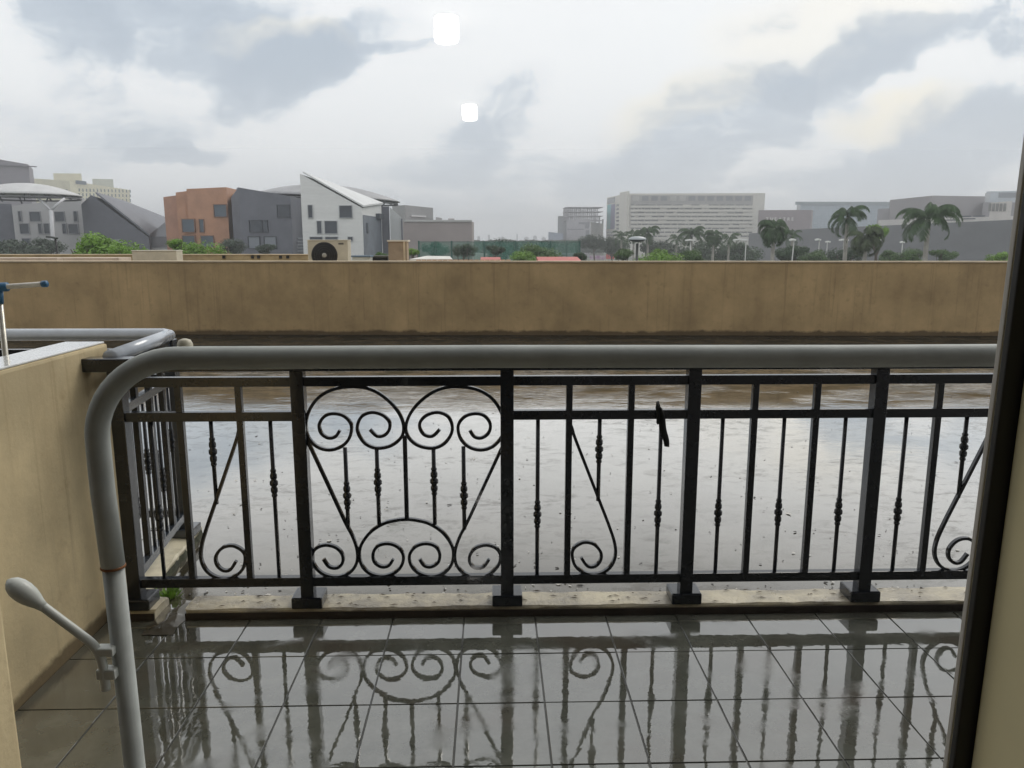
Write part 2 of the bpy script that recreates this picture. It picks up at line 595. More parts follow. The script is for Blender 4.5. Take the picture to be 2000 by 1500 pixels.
floor = tag(mobj('balcony_floor', box_me('balcony_floor', -1.56, 3.2, .54, 2.911, -.25, -.004), M_GROUT), kind='structure')
TX, TY = .288, .31
tile_me = None
for ix in range(-5, 11):
    for iy in range(-6, 2):
        x0, x1 = -.121 + TX * ix, -.121 + TX * (ix + 1)
        y1 = 2.622 + TY * iy
        y0 = y1 - TY
        if iy == 1:
            y1, y0 = 2.911, 2.622
        x0c, x1c, y0c = max(x0, -1.558), min(x1, 3.2), max(y0, .545)
        if x1c - x0c < .03 or y1 - y0c < .03:
            continue
        g = .0028
        full = (x0c == x0 and x1c == x1 and y0c == y0 and iy != 1)
        w, d = (x1c - x0c) / 2 - g, (y1 - y0c) / 2 - g
        if full:
            if tile_me is None:
                tile_me = box_me('tile', -w, w, -d, d, -.012, 0, bevel=.0008, seg=1)
            me = tile_me
        else:
            me = box_me('tile', -w, w, -d, d, -.012, 0, bevel=.0008, seg=1)
        t = mobj('tile', me, M_TILE, floor, ((x0c + x1c) / 2, (y0c + y1) / 2, 0))
        t.rotation_euler = (R(random.uniform(-.10, .10)), R(random.uniform(-.10, .10)), 0)
        t.location.z = random.uniform(-.0012, 0.0)

tag(mobj('roof_deck', box_me('roof_deck', -13, 15, 3.062, 13.4, -.30, -.02), M_KERB), kind='structure')
tag(mobj('water', pydata('water', [(-13, 3.058, 0), (15, 3.058, 0), (15, 13.3, 0), (-13, 13.3, 0)], [(0, 1, 2, 3)]), M_WATER), kind='structure')
tag(box('neighbour_floor', (-7, -1.73, .54, 3.60, -.25, .004), M_KERB), kind='structure')

# room behind the glass
tag(box('room_floor', (-2.6, 2.3, -8.2, .54, -.2, -.004), mat('room_floor', (.25, .2, .15), .4, .2, 3)), kind='structure')
tag(box('room_ceiling', (-2.6, 2.3, -8.2, .28, 2.65, 2.8), M_ROOM), kind='structure')
tag(box('room_wall_back', (-2.6, 2.3, -8.4, -8.203, -.2, 2.8), M_ROOM), kind='structure')
tag(box('room_wall_left', (-2.8, -2.603, -8.4, .28, -.2, 2.8), M_ROOM), kind='structure')
tag(box('room_wall_right', (2.303, 2.5, -8.4, .28, -.2, 2.8), M_ROOM), kind='structure')
tag(mobj('facade_wall', boxes_me('facade_wall', [(.40, 14, .283, .53, -.2, 11), (-16, -1.9, .283, .53, -.2, 11), (-1.897, .397, .283, .53, 2.36, 11)]), M_FAC), kind='structure')

# ------------------------------------------------------------------ door frame and glass in front of the camera
fr = thing('door_frame', 'black door frame edge beside the olive yellow jamb on the right', 'door frame', (.35, .5, 0))
box('gasket', (.3395, .3640, .4972, .503, 0, 2.36), M_BLACKF, fr, .001)
box('outer_edge', (.3575, .3640, .531, .536, 0, 2.36), M_ALU, fr, .001)
box('jamb', (.3515, .3985, .12, .4965, 0, 2.36), M_JAMB, fr, .003)
box('top_channel', (-1.89, .334, .44, .53, 2.31, 2.358), M_BLACKF, fr, .003)
jw = box('inner_wall', (.399, 1.6, .12, .28, 0, 2.64), M_JAMB, fr)
gm = bpy.data.materials.new('window_glass')
gm.use_nodes = True
T = gm.node_tree
T.nodes.clear()
o_ = nd(T, 'ShaderNodeOutputMaterial')
ad = nd(T, 'ShaderNodeAddShader')
tr = nd(T, 'ShaderNodeBsdfTransparent')
gl = nd(T, 'ShaderNodeBsdfGlossy')
gl.inputs['Roughness'].default_value = 0.0
gl.inputs['Color'].default_value = (.06, .06, .06, 1)
T.links.new(tr.outputs[0], ad.inputs[0])
T.links.new(gl.outputs[0], ad.inputs[1])
T.links.new(ad.outputs[0], o_.inputs[0])
fr.rotation_euler = (0, R(.75), 0)      # the old frame leans a little
fr.location.x = .3337
GY = .5
uw = thing('upper_window', 'clear upper glass pane mirroring two small lit lamps against the sky', 'window', (-.8, GY, 1.558))
pane = mobj('pane', pydata('pane', [(-1.89, GY, 1.558), (.339, GY, 1.558), (.339, GY, 2.31), (-1.89, GY, 2.31)], [(0, 1, 2, 3)]), gm, uw)

for px, py, nm in ((872, 58, 'larger, upper'), (917, 220, 'smaller, lower')):
    v = ray(px, py)
    yi = (2.585 - EYE) / (v.z / v.y)
    X = v.x / v.y * yi
    lt = thing('ceiling_lamp', 'small lit cylinder ceiling lamp indoors, the %s of two white reflections' % nm, 'lamp', (X, 2 * GY - yi, 2.65), 0, 'ceiling lamps in the room')
    mobj('lamp_shade', lathe('lamp_shade', [(.050, -.128), (.060, -.122), (.064, -.110), (.064, -.012), (.060, -.004)], 24), M_LAMP, lt, (0, 0, 0))
    mobj('ceiling_plate', lathe('ceiling_plate', [(.07, -.0035), (.07, -.0005)], 24), M_PLAST, lt, (0, 0, 0))

# ------------------------------------------------------------------ partition wall, pilaster, kerbs
pw = thing('partition_wall', 'low cream painted partition wall at the left with a wet pale top', 'wall', (-1.64, 2, 0))
box('wall_body', (-1.728, -1.56, .54, 3.13, -.2, 1.10), M_WALL, pw, .012)
box('wall_top', (-1.722, -1.567, .56, 3.12, 1.1005, 1.108), M_WALLTOP, pw, .003)
pl = tag(box('corner_pilaster', (-1.56, -1.148, 1.45, 1.70, -.01, 2.2), M_WALL, None, .01), 'cream painted pilaster edge in the bottom left corner', 'pilaster')

def rough_kerb(name, x0, x1, y0, y1, z1, seed):
    """a low kerb with a worn, uneven top and chipped arrises"""
    n = max(2, int((x1 - x0) / .035))
    rows = [(y0, -.05), (y0, z1 - .008), (y0 + .007, z1), ((y0 + y1) / 2, z1 + .002), (y1 - .01, z1 - .001), (y1, z1 - .012), (y1, -.05)]
    V, F = [], []
    for i in range(n + 1):
        x = x0 + (x1 - x0) * i / n
        for j, (y, z) in enumerate(rows):
            q = noise.noise(Vector((x * 9 + seed, y * 7, j * 1.7)))
            q2 = noise.noise(Vector((x * 31 + seed, y * 19, j * 3.1)))
            dy = (.004 * q + .003 * q2) if j in (1, 2, 4, 5) else 0
            dz = (.003 * q + .002 * q2) if 0 < j < 6 else 0
            if i in (0, n):
                x_ = x + (.012 * q)
            else:
                x_ = x
            V.append((x_, y + dy + (.008 * max(0, q) if j >= 4 else 0), z + dz))
    k = len(rows)
    for i in range(n):
        for j in range(k - 1):
            a = i * k + j
            F.append((a, a + k, a + k + 1, a + 1))
    F.append(tuple(range(k)))
    F.append(tuple(n * k + j for j in range(k))[::-1])
    return pydata(name, V, F)

kb = thing('kerb', 'long worn cream concrete kerb under the black balcony railing', 'kerb', (.9, 2.98, 0))
mobj('kerb_top', rough_kerb('kerb_top', -1.25, 3.2, 2.918, 3.056, .040, 1.0), M_KERB, kb)
box('kerb_face', (-1.248, 3.2, 2.9135, 2.9175, -.012, .027), M_KERBF, kb)
kb2 = thing('kerb', 'short broken kerb stub between the partition wall and drain gap', 'kerb', (-1.47, 2.98, 0))
mobj('kerb_top', rough_kerb('kerb_top', -1.556, -1.37, 2.918, 3.056, .040, 5.0), M_KERB, kb2)
box('kerb_face', (-1.555, -1.372, 2.9135, 2.9175, -.012, .027), M_KERBF, kb2)
kb3 = thing('kerb', 'cream kerb with a mossy edge under the side railing', 'kerb', (-1.54, 3.4, 0))
sk = rough_kerb('kerb_top', 3.08, 3.85, 0, .17, .045, 9.0)
for v in sk.vertices:
    x, y, z = v.co
    v.co = (-1.46 - .075 * (x - 3.0) - y, x, z)
mobj('kerb_top', sk, mat('side_kerb', (.45, .40, .28), .4, .25, 7, bump=.3, bscale=40, col2=(.66, .60, .44), c2scale=4, c2lo=.4, c2hi=.6), kb3)
sm = [(-1.462 - .075 * (y - 3.0) + o + .012 * noise.noise(Vector((y * 14, 0, 3))), y, z) for y in [3.08 + .04 * i for i in range(20)] for o, z in ((.004, .030), (.016, -.02))]
mobj('moss_edge', pydata('moss_edge', sm, [(2 * i, 2 * i + 2, 2 * i + 3, 2 * i + 1) for i in range(19)]), mat('moss', (.035, .038, .018), .8, .5, 25, bump=.5, bscale=60), kb3)

# the trickle of rain through the gap between the kerbs
tk = []
for i in range(15):
    for j in range(9):
        x = -1.372 + .122 * j / 8 + .004 * math.sin(i)
        y = 3.07 - .28 * i / 14
        e = min(j, 8 - j) / 4
        z = .002 + .010 * e * (1 if i < 10 else (14 - i) / 4) + .007 * noise.noise(Vector((x * 60, y * 40, 1))) * e
        tk.append((x, y, max(z, .0012)))
tag(mobj('trickling_water', pydata('trickling_water', tk, [(i * 9 + j, i * 9 + j + 1, (i + 1) * 9 + j + 1, (i + 1) * 9 + j) for i in range(14) for j in range(8)], True), M_WATER), kind='stuff', label='rain water trickling through the gap in the kerb')

# ------------------------------------------------------------------ railing
YR = 2.955
rail = thing('balcony_railing', 'black wrought iron balcony railing with scroll panel across the view', 'railing', (0, YR, .04))
PX = [-1.45, -.757, .055, .79, 1.531, 2.266]
XE = PX[-1] + .025
box('handrail', (PX[0] - .115, XE, YR - .036, YR + .036, 1.014, 1.066), M_IRON, rail, .006)
box('top_rail', (PX[0] + .02, XE, YR - .016, YR + .016, .952, .989), M_IRON, rail, .002)
box('bottom_rail', (PX[0] + .02, XE, YR - .016, YR + .016, .126, .164), M_IRON, rail, .002)
for a, b in ((0, 1), (2, 5)):
    box('middle_rail', (PX[a] + .02, PX[b] - .02, YR - .016, YR + .016, .815, .852), M_IRON, rail, .002)
post_me = box_me('post', -.026, .026, -.026, .026, .03, 1.0135, bevel=.003)
plate_me = box_me('base_plate', -.062, .062, -.055, .055, 0, .047, bevel=.007)
for i, x in enumerate(PX):
    p = mobj('post', post_me, M_IRON, rail, (x, 0, -.04 + .04))
    p.location = (x, 0, -.04)
    b = mobj('base_plate', plate_me, M_IRON, p, (0, 0.012, .040))
KN = [(-.058, .0085), (-.054, .0120), (-.048, .0120), (-.044, .0095), (-.034, .0145), (-.022, .0145), (-.014, .0100), (-.006, .0170), (.006, .0170), (.014, .0100), (.022, .0145), (.034, .0145), (.044, .0095), (.048, .0120), (.054, .0120), (.058, .0085)]

def knuckle_bar(z0, z1, zk):
    return lathe('baluster', [(.0082, z0)] + [(r, zk + z) for z, r in KN] + [(.0082, z1)], 8)

def square_bar(z0, z1, h=.0125):
    return box_me('square_bar', -h, h, -h, h, z0, z1, bevel=.0015, seg=1)

def put(name, me, x, yoff=0.0):
    mobj(name, me, M_IRON, rail, (x, yoff, -.04))

ZB, ZM, ZT = .160, .818, .955
kb_low = knuckle_bar(ZB, ZM, .42)
kb_mid = knuckle_bar(ZB, ZM, .56)
kb_short = knuckle_bar(.475, ZM, .69)
kb_short2 = knuckle_bar(.475, ZM, .69)
sb = square_bar(ZB, ZT)
for (a, lay) in ((0, 'LSHSM'), (2, 'LSHSL'), (3, 'LSLSL'), (4, 'LSHSL')):
    x0, x1 = PX[a], PX[a + 1]
    for k, c in enumerate(lay, 1):
        x = x0 + (x1 - x0) * k / 6
        put('square_bar' if c == 'S' else 'baluster', {'L': kb_low, 'M': kb_mid, 'H': kb_short, 'S': sb}[c], x)
# ornament panel
for px, top, bot, kn in ((677, 874, 1032, 968), (738, 876, 1024, 942), (848, 876, 1024, 940), (906, 872, 1034, 968)):
    X = at(px, 950, YR).x
    put('baluster', knuckle_bar(at(px, bot, YR).z, at(px, top, YR).z, at(px, kn, YR).z), X)
put('centre_bar', square_bar(at(793, 1016, YR).z, at(793, 850, YR).z, .0085), at(793, 940, YR).x)

def scroll(pts, scale, ox, oy, mirror=None, dx=None, name='scroll'):
    P = []
    for (a, b) in pts:
        if mirror is not None:
            a = mirror - a
        p = at(ox + a / scale, oy + b / scale, YR)
        P.append(p)
    if dx:
        P = [Vector((dx[1] - (p.x - dx[0]), p.y, p.z)) for p in P]
    P = spline(P, 4)
    n = len(P)
    return mobj(name, sweep(name, P, sq(.0062, .0075), up=Vector((0, 1, 0))), M_IRON, rail)

CS = [(300, 405), (275, 440), (235, 447), (195, 420), (185, 370), (215, 325), (265, 310), (325, 325), (365, 375), (355, 445), (310, 495), (240, 515), (170, 495), (120, 440), (108, 380), (125, 300), (175, 225), (250, 178), (340, 160), (430, 162), (500, 185), (560, 225), (610, 275), (645, 330), (660, 390), (645, 445), (590, 490), (510, 505), (445, 480), (405, 425), (400, 375), (425, 325), (480, 303), (540, 318), (578, 355), (580, 395), (555, 430), (510, 437), (470, 400)]
SS = [(112, 450), (130, 490), (235, 715), (330, 920), (372, 1000), (398, 1080), (395, 1150), (355, 1205), (285, 1230), (210, 1215), (160, 1170), (143, 1115), (165, 1070), (220, 1050), (280, 1065), (315, 1105), (315, 1150), (285, 1178), (240, 1172), (208, 1130)]
AR = [(600, 1130), (575, 1165), (535, 1172), (495, 1145), (488, 1095), (515, 1055), (570, 1042), (625, 1060), (657, 1105), (650, 1160), (610, 1205), (540, 1226), (470, 1210), (425, 1165), (410, 1100), (425, 1040), (475, 975), (545, 930), (610, 912), (675, 905)]
Z2 = (2.885, 560, 700)
scroll(CS, *Z2)
scroll(CS, *Z2, mirror=1332)
scroll(SS, *Z2)
scroll(SS, *Z2, mirror=1348)
scroll(AR + [(1350 - a, b) for a, b in AR[-2::-1]], *Z2)
BS = [(432, 420), (440, 445), (452, 485), (520, 660), (590, 840), (640, 970), (668, 1060), (670, 1130), (640, 1190), (580, 1224), (510, 1220), (455, 1180), (437, 1120), (450, 1080), (500, 1052), (555, 1062), (592, 1105), (590, 1150), (560, 1182), (520, 1180), (487, 1135)]
scroll(BS, 2.778, 960, 680)
scroll(BS, 2.778, 960, 680, dx=((PX[2] + PX[3]) / 2, (PX[4] + PX[5]) / 2))
scroll(BS, 2.778, 960, 680, dx=((PX[2] + PX[3]) / 2, (PX[0] + PX[1]) / 2 - .002))

# cloth strip knotted on the middle rail
st = []
for i in range(11):
    t = i / 10
    w = .007 + .007 * math.sin(t * 3.0) + .003 * t
    x = .656 + .030 * t + .003 * math.sin(t * 9)
    z = .866 - .158 * t
    st.append([(x - w, YR - .024 - .006 * t, z), (x - w * .2, YR - .034 - .006 * math.sin(t * 7), z), (x + w * .9, YR - .026, z - .004), (x + w * .3, YR - .019, z)])
V = [v for r_ in st for v in r_]
F = [(i * 4 + j, i * 4 + (j + 1) % 4, (i + 1) * 4 + (j + 1) % 4, (i + 1) * 4 + j) for i in range(10) for j in range(4)] + [(3, 2, 1, 0), (40, 41, 42, 43)]
ck = thing('cloth_strip', 'black strip of cloth knotted over the middle rail of the railing', 'cloth', (.67, YR, .84))
mobj('hanging_end', pydata('hanging_end', V, F, True), M_CLOTH, ck)
lp = [(.648, YR - .024, .80), (.647, YR - .030, .835), (.643, YR - .022, .868), (.650, YR, .874), (.660, YR + .022, .866), (.664, YR + .024, .82)]
mobj('loop', sweep('loop', spline(lp, 4), sq(.009, .004), up=Vector((1, 0, 0)), smooth=True), M_CLOTH, ck)

# ------------------------------------------------------------------ neighbour's railing (side run and far run)
nr = thing('side_railing', 'dark railing with pale round handrail running out beside the partition wall', 'railing', (-1.58, 3.7, .04))
A0, A1 = Vector((-1.475, 3.0, 0)), Vector((-1.565, 3.735, 0))
def seg(name, a, b, z0, z1, h, m, parent=nr, bev=0):
    P = [Vector((a.x, a.y, (z0 + z1) / 2)), Vector((b.x, b.y, (z0 + z1) / 2))]
    return mobj(name, sweep(name, P, sq(h, (z1 - z0) / 2), up=Vector((0, 0, 1))), m, parent)
tube('handrail', [(A0.x - .01, 2.99, 1.062), (A1.x + .01, A1.y - .02, 1.062), (A1.x - .03, A1.y + .02, 1.062), (-5.0, A1.y + .03, 1.062)], .029, M_GALV, nr, 14)
seg('top_rail', A0, A1, .955, .99, .016, M_IRON2)
seg('middle_rail', A0, A1, .83, .865, .016, M_IRON2)
D01 = (A1 - A0)
seg('bottom_rail', A0, A1 + D01 * .12, .13, .168, .016, M_IRON2)
seg('under_rail', A0, A1, 1.004, 1.034, .014, M_IRON2)
mobj('post', box_me('post', -.027, .027, -.027, .027, .03, 1.04, bevel=.003), M_IRON2, nr, (A1.x + 1.58, A1.y - 3.7, -.04))
mobj('base_plate', box_me('base_plate', -.062, .062, -.06, .06, 0, .045, bevel=.006), M_IRON2, nr, (A1.x + 1.58, A1.y - 3.7, .005))
for k, c in ((1, 'L'), (2, 'S'), (3, 'K'), (4, 'S'), (5, 'L'), (6, 'S'), (7, 'K')):
    p = A0 + D01 * (k / 8)
    me = sb if c == 'S' else (kb_low if c == 'L' else kb_mid)
    mobj('square_bar' if c == 'S' else 'baluster', me, M_IRON, nr, (p.x + 1.58, p.y - 3.7, -.04))
B0, B1 = Vector((A1.x, A1.y + .03, 0)), Vector((-5.0, A1.y + .03, 0))
for nm, z0, z1 in (('top_rail', .955, .99), ('middle_rail', .83, .865), ('bottom_rail', .13, .168)):
    seg(nm, B0, B1, z0, z1, .016, M_IRON)
for k in range(1, 14):
    p = B0 + (B1 - B0) * (k / 28)
    me = sb if k % 2 == 0 else kb_low
    mobj('square_bar' if k % 2 == 0 else 'baluster', me, M_IRON, nr, (p.x + 1.58, p.y - 3.7, -.04))

# neighbour's drying stand
ds = thing('drying_stand', 'steel drying stand with blue plastic joints behind the partition wall', 'drying rack', (-2.02, 3.2, 0))
tube('upright', [(-2.035, 3.2, 0), (-2.012, 3.2, 1.30)], .011, M_STEEL, ds, 10)
tube('arm', [(-2.6, 3.2, 1.302), (-1.985, 3.2, 1.323), (-1.83, 3.2, 1.334)], .0105, M_WPOLE, ds, 10)
tube('joint', [(-2.10, 3.2, 1.317), (-1.975, 3.2, 1.323)], .0185, M_BLUEP, ds, 12)
tube('joint_sleeve', [(-2.0165, 3.2, 1.255), (-2.0125, 3.2, 1.315)], .0165, M_BLUEP, ds, 12)
tube('end_cap', [(-1.835, 3.2, 1.3338), (-1.815, 3.2, 1.335)], .0135, M_BLUEP, ds, 12)
for s in (-1, 1):
    tube('foot', [(-2.035, 3.2, .05), (-2.035 + .22 * s, 3.2 + .1 * s, .012)], .01, M_STEEL, ds, 8)

# ------------------------------------------------------------------ clothes rack in front
rk = thing('clothes_rack', 'pale grey tubular clothes rack with rounded corner standing on the balcony', 'clothes rack', (.25, 1.07, 0))
YK, XL, XR_, ZK = 1.07, -.560, 1.06, 1.342
pts = [(XL + .012, YK, .02), (XL + .008, YK, .5), (XL + .004, YK, 1.035)]
tube('lower_leg', pts, .0150, M_RACK, rk, 20)
fr_pts = [(XL + .004, YK, 1.034), (XL, YK, 1.15), (XL, YK, 1.225)]
for i in range(1, 13):
    a = math.pi / 2 * i / 12
    fr_pts.append((XL + .125 * (1 - math.cos(a)), YK, 1.225 + .117 * math.sin(a)))
fr_pts += [(XL + .2, YK, ZK), (0, YK, ZK + .0005), (.5, YK, ZK - .001), (XR_ - .12, YK, ZK)]
for i in range(1, 9):
    a = math.pi / 2 * i / 8
    fr_pts.append((XR_ - .12 + .12 * math.sin(a), YK, ZK - .117 * (1 - math.cos(a))))
fr_pts += [(XR_, YK, .6), (XR_, YK, .02)]
tube('frame_tube', fr_pts, .0163, M_RACK, rk, 24)
mobj('rust_ring', lathe('rust_ring', [(.0158, -.0022), (.0172, -.0012), (.0172, .0012), (.0166, .0022)], 24), M_RUST, rk, (XL + .004 - .25, 0, 1.0345))
mobj('knob', lathe('knob', [(.003, -.013), (.008, -.011), (.0105, -.004), (.0105, .004), (.008, .0095), (.003, .0115)], 16), M_CREAM, rk, (-.432 - .25, .012, 1.356))
for x in (XL + .012, XR_):
    tube('foot', [(x, YK - .3, .018), (x, YK + .3, .018)], .015, M_RACK, rk, 14)
# spoon shaped hook arm clipped to the leg
yk2 = YK - .020
sp = [(-.574, yk2, .850), (-.5745, yk2, .880), (-.577, yk2, .902), (-.586, yk2, .922), (-.604, yk2, .940), (-.626, yk2, .960), (-.648, yk2, .980), (-.655, yk2, .986)]
P = spline(sp, 5)
mobj('hook_arm', sweep('hook_arm', P, circ(.0066, 14), smooth=True), M_PLAST, rk)
sd = [(-.650, yk2, .9815), (-.656, yk2, .987), (-.662, yk2, .9925), (-.669, yk2, .999), (-.677, yk2, 1.006), (-.685, yk2, 1.013), (-.6915, yk2, 1.019), (-.6955, yk2, 1.0225), (-.6975, yk2, 1.0245)]
rad = [.0066, .0082, .0112, .0138, .0150, .0142, .0110, .0060, .0012]
mobj('spoon_head', sweep('spoon_head', sd, circ(1, 18), smooth=True, radii=rad), M_PLAST, rk)
box('clip', (-.584, -.556, YK - .026, YK - .008, .868, .884), M_PLAST, rk, .003)
box('clip', (-.584, -.556, YK - .026, YK - .008, .905, .918), M_PLAST, rk, .003)

# ------------------------------------------------------------------ parapet and what stands just behind it
PA, PB = gz(500, 653.5, 0), gz(1900, 656, 0)
pd = (PB - PA).normalized()
pn = Vector((-pd.y, pd.x, 0))
def par_pt(s, d, z):
    q = PA + pd * s + pn * d
    return (q.x, q.y, z)
ztop = at(1000, 512, PA.y + .07).z
pv = thing('parapet_wall', 'long brown beige stained parapet wall across the flooded roof', 'wall', par_pt(4, .1, 0))
def slab(name, s0, s1, d0, d1, z0, z1, m, parent, bev=0.0):
    V = [par_pt(s, d, z) for z in (z0, z1) for d in (d0, d1) for s in (s0, s1)]
    F = [(0, 2, 3, 1), (4, 5, 7, 6), (0, 1, 5, 4), (1, 3, 7, 5), (3, 2, 6, 7), (2, 0, 4, 6)]
    return mobj(name, pydata(name, V, F), m, parent)
slab('wall_face', -9, 18, 0, .24, -.3, ztop, M_PARAPET, pv)
slab('coping', -9, 18, -.012, .262, ztop + .001, ztop + .022, M_COPING, pv)

M_DUSTY = mat('dusty_concrete', (.42, .36, .27), .8, .3, 2)
rf = tag(box('lower_roof', (-14, 16, 13.35, 24, .2, .62), M_DUSTY), kind='structure')

# second, lower wall behind
lw_ = thing('low_wall', 'low beige wall with dark gaps just beyond the parapet on the left', 'wall', (-6, 20, .62))
xa, xb = at(-90, 500, 20).x, at(604, 500, 20).x
zl = at(300, 498, 20).z
box('wall_face', (xa, xb, 20, 20.2, .62, zl), mat('low_wall_paint', (.36, .28, .16), .8, .35, 2), lw_)
box('coping', (xa, xb, 19.97, 20.23, zl + .001, zl + .02), M_COPING, lw_)
for px in (437, 493, 505, 548, 562):
    c = at(px, 500, 19.99)
    box('drain_gap', (c.x - .035, c.x + .035, 19.965, 19.998, zl - .09, zl - .015), M_BLACKF, lw_)
for i, (p0, p1, lab) in enumerate(((-60, 112, 'pale flat coping slab beyond the parapet, at the left picture edge'), (121, 232, 'pale flat coping slab beyond the parapet, beside the outdoor unit box'))):
    a, b = at(p0, 505, 14.6), at(p1, 505, 14.6)
    tag(box('coping_slab', (a.x, b.x, 14.6, 15.1, .62, at(100, 503.5, 14.6).z), mat('pale_slab', (.55, .46, .38), .7, .2, 3), None, .01), lab, 'slab', 'coping slabs behind the parapet')

def ac_unit(px0, px1, pxs, ytop, Y, label, depth=.32, fan=True):
    a, b = at(px0, ytop, Y), at(px1, ytop, Y)
    s = at(pxs, ytop, Y)
    zt = a.z
    zb = .62
    w = b.x - a.x
    r_ = thing('air_conditioner', label, 'air conditioner', (a.x, Y, zb))
    Mc = mat('ac_casing', (.52, .48, .38), .5, .1, 6)
    box('casing', (a.x, b.x, Y, Y + depth, zb + .05, zt), Mc, r_, .012)
    box('lid', (a.x - .008, b.x + .008, Y - .012, Y + depth + .01, zt + .0005, zt + .018), mat('ac_lid', (.62, .59, .50), .5), r_, .006)
    for q in (a.x + .12, b.x - .12):
        box('foot', (q - .03, q + .03, Y, Y + depth, zb, zb + .0495), M_STEEL, r_)
    if fan:
        c = (px0 + 34)
        cx = at(c, 500, Y).x
        cz = at(c, 498.5, Y).z
        rr = at(c + 25.5, 500, Y).x - cx
        f_ = mobj('fan_opening', lathe('fan_opening', [(rr, 0), (rr, .006), (rr * .97, .012)], 40), M_BLACKF, r_, (cx - a.x, -.001, cz - zb), (R(90), 0, 0))
        mobj('fan_hub', lathe('fan_hub', [(.045, 0), (.045, .016), (.03, .022)], 20), mat('hub', (.35, .34, .3), .5), f_, (0, 0, .013))
        for k in range(5):
            q = rr * (.25 + .17 * k)
            ring = [(q * math.cos(t * math.pi / 18), q * math.sin(t * math.pi / 18), .016) for t in range(37)]
            mobj('guard_ring', sweep('guard_ring', ring, circ(.003, 5), up=Vector((0, 0, 1))), mat('guard', (.06, .06, .055), .6), f_, (0, 0, 0))
        bx = at(px0 + 66, 476, Y)
        box('badge', (bx.x - .05, bx.x + .05, Y - .004, Y - .0005, bx.z - .016, bx.z + .016), mat('badge', (.10, .09, .08), .5), r_)
    return r_

ac_unit(600, 679, 690, 470, 15.3, 'cream outdoor air conditioner with a round dark fan behind the parapet')
ac_unit(257, 344, 355, 490.5, 15.6, 'pale outdoor air conditioner with only its top showing over the parapet', fan=False)
bo = at(328, 505, 15.59)
# masonry pillar
a, b = at(758, 470, 16.5), at(794, 470, 16.5)
pi_ = thing('roof_pillar', 'short brown masonry pillar with a pale cap behind the parapet', 'pillar', ((a.x + b.x) / 2, 16.6, .62))
box('shaft', (a.x, b.x, 16.5, 16.9, .62, a.z - .02), mat('pillar_paint', (.34, .26, .18), .8, .2, 4), pi_)
box('corner_strip', (b.x - .07, b.x - .03, 16.485, 16.4985, .62, a.z - .02), M_COPING, pi_)
box('cap', (a.x - .02, b.x + .03, 16.47, 16.93, a.z - .0195, a.z + .012), mat('cap_paint', (.66, .60, .50), .7), pi_, .004)
a, b = at(688, 499.5, 17), at(722, 499.5, 17)
t_ = thing('roof_box', 'low white box with a blue lid between the air conditioner and pillar', 'box', (a.x, 17, .62))
box('box_body', (a.x, b.x, 17, 17.4, .62, a.z - .03), M_PLAST, t_)
box('box_lid', (a.x - .02, b.x + .02, 16.97, 17.42, a.z - .0295, a.z + .005), mat('blue_lid', (.12, .18, .25), .5), t_)
a, b = at(722, 500, 17.6), at(757, 500, 17.6)
t_ = thing('roof_tray', 'flat dark tray standing just left of the brown pillar', 'tray', (a.x, 17.6, .62))
box('tray_body', (a.x, b.x, 17.6, 18.0, .62, a.z - .03), M_BLACKF, t_)
box('tray_rim', (a.x - .02, b.x + .02, 17.57, 18.02, a.z - .0295, a.z + .01), mat('tray_rim', (.10, .10, .085), .6), t_)
# white sheet roof and ridge of clay tiles
a, b = at(800, 503, 21), at(884, 503, 21)
ws = thing('sheet_roof', 'whitish sheet metal roof edge right of the brown pillar', 'roof', (a.x, 21, .62))
me = pydata('sheet', [(a.x, 21, at(800, 506, 21).z), (b.x, 21, at(884, 506, 21).z), (b.x - .15, 22.4, at(870, 500.5, 22.4).z), (a.x + .35, 22.4, at(826, 499.5, 22.4).z),
                      (a.x, 21.02, .62), (b.x, 21.02, .62), (b.x - .15, 22.42, .62), (a.x + .35, 22.42, .62)], [(0, 1, 2, 3), (0, 4, 5, 1), (1, 5, 6, 2), (2, 6, 7, 3), (3, 7, 4, 0)])
mobj('sheet', me, mat('sheet_white', (.60, .58, .54), .6, .2, 2), ws)
mobj('ridge_post', box_me('ridge_post', a.x + .1, a.x + .18, 21.1, 21.2, .62, .8), M_DUSTY, ws)
a, b = at(812, 509, 14.2), at(998, 509, 14.2)
zr = at(900, 509.5, 14.2).z
tr_ = thing('tile_ridge', 'row of clay ridge tiles with pale joints just over the parapet', 'roof ridge', (a.x, 14.2, .62))
box('ridge_base', (a.x, b.x, 14.2, 14.5, .62, zr - .01), mat('clay', (.20, .09, .055), .8, .3, 8), tr_)
rt = sweep('ridge_tile', [(-.042, 0, 0), (.042, 0, 0)], [(.03 * math.cos(math.pi * i / 6), .030 * math.sin(math.pi * i / 6)) for i in range(7)], up=Vector((0, 0, 1)))
n = 18
for k in range(n):
    x = a.x + .05 + (b.x - a.x - .1) * k / (n - 1)
    mobj('ridge_tile', rt, mat('clay_tile', (.34, .20, .12), .8, .4, 12), tr_, (x - a.x, .04, zr - .62 - .008))
    if k % 2:
        pass

# ------------------------------------------------------------------ buildings
def bcol(n, c, rough=.75, var=.10, vs=.25, **k):
    return mat(n, c, rough, var, vs, **k)
M_GLASS_D = mat('far_glass_dark', (.035, .045, .060), .25, .3, .4)
M_GLASS_B = mat('far_glass_blue', (.07, .10, .13), .2, .3, .4)

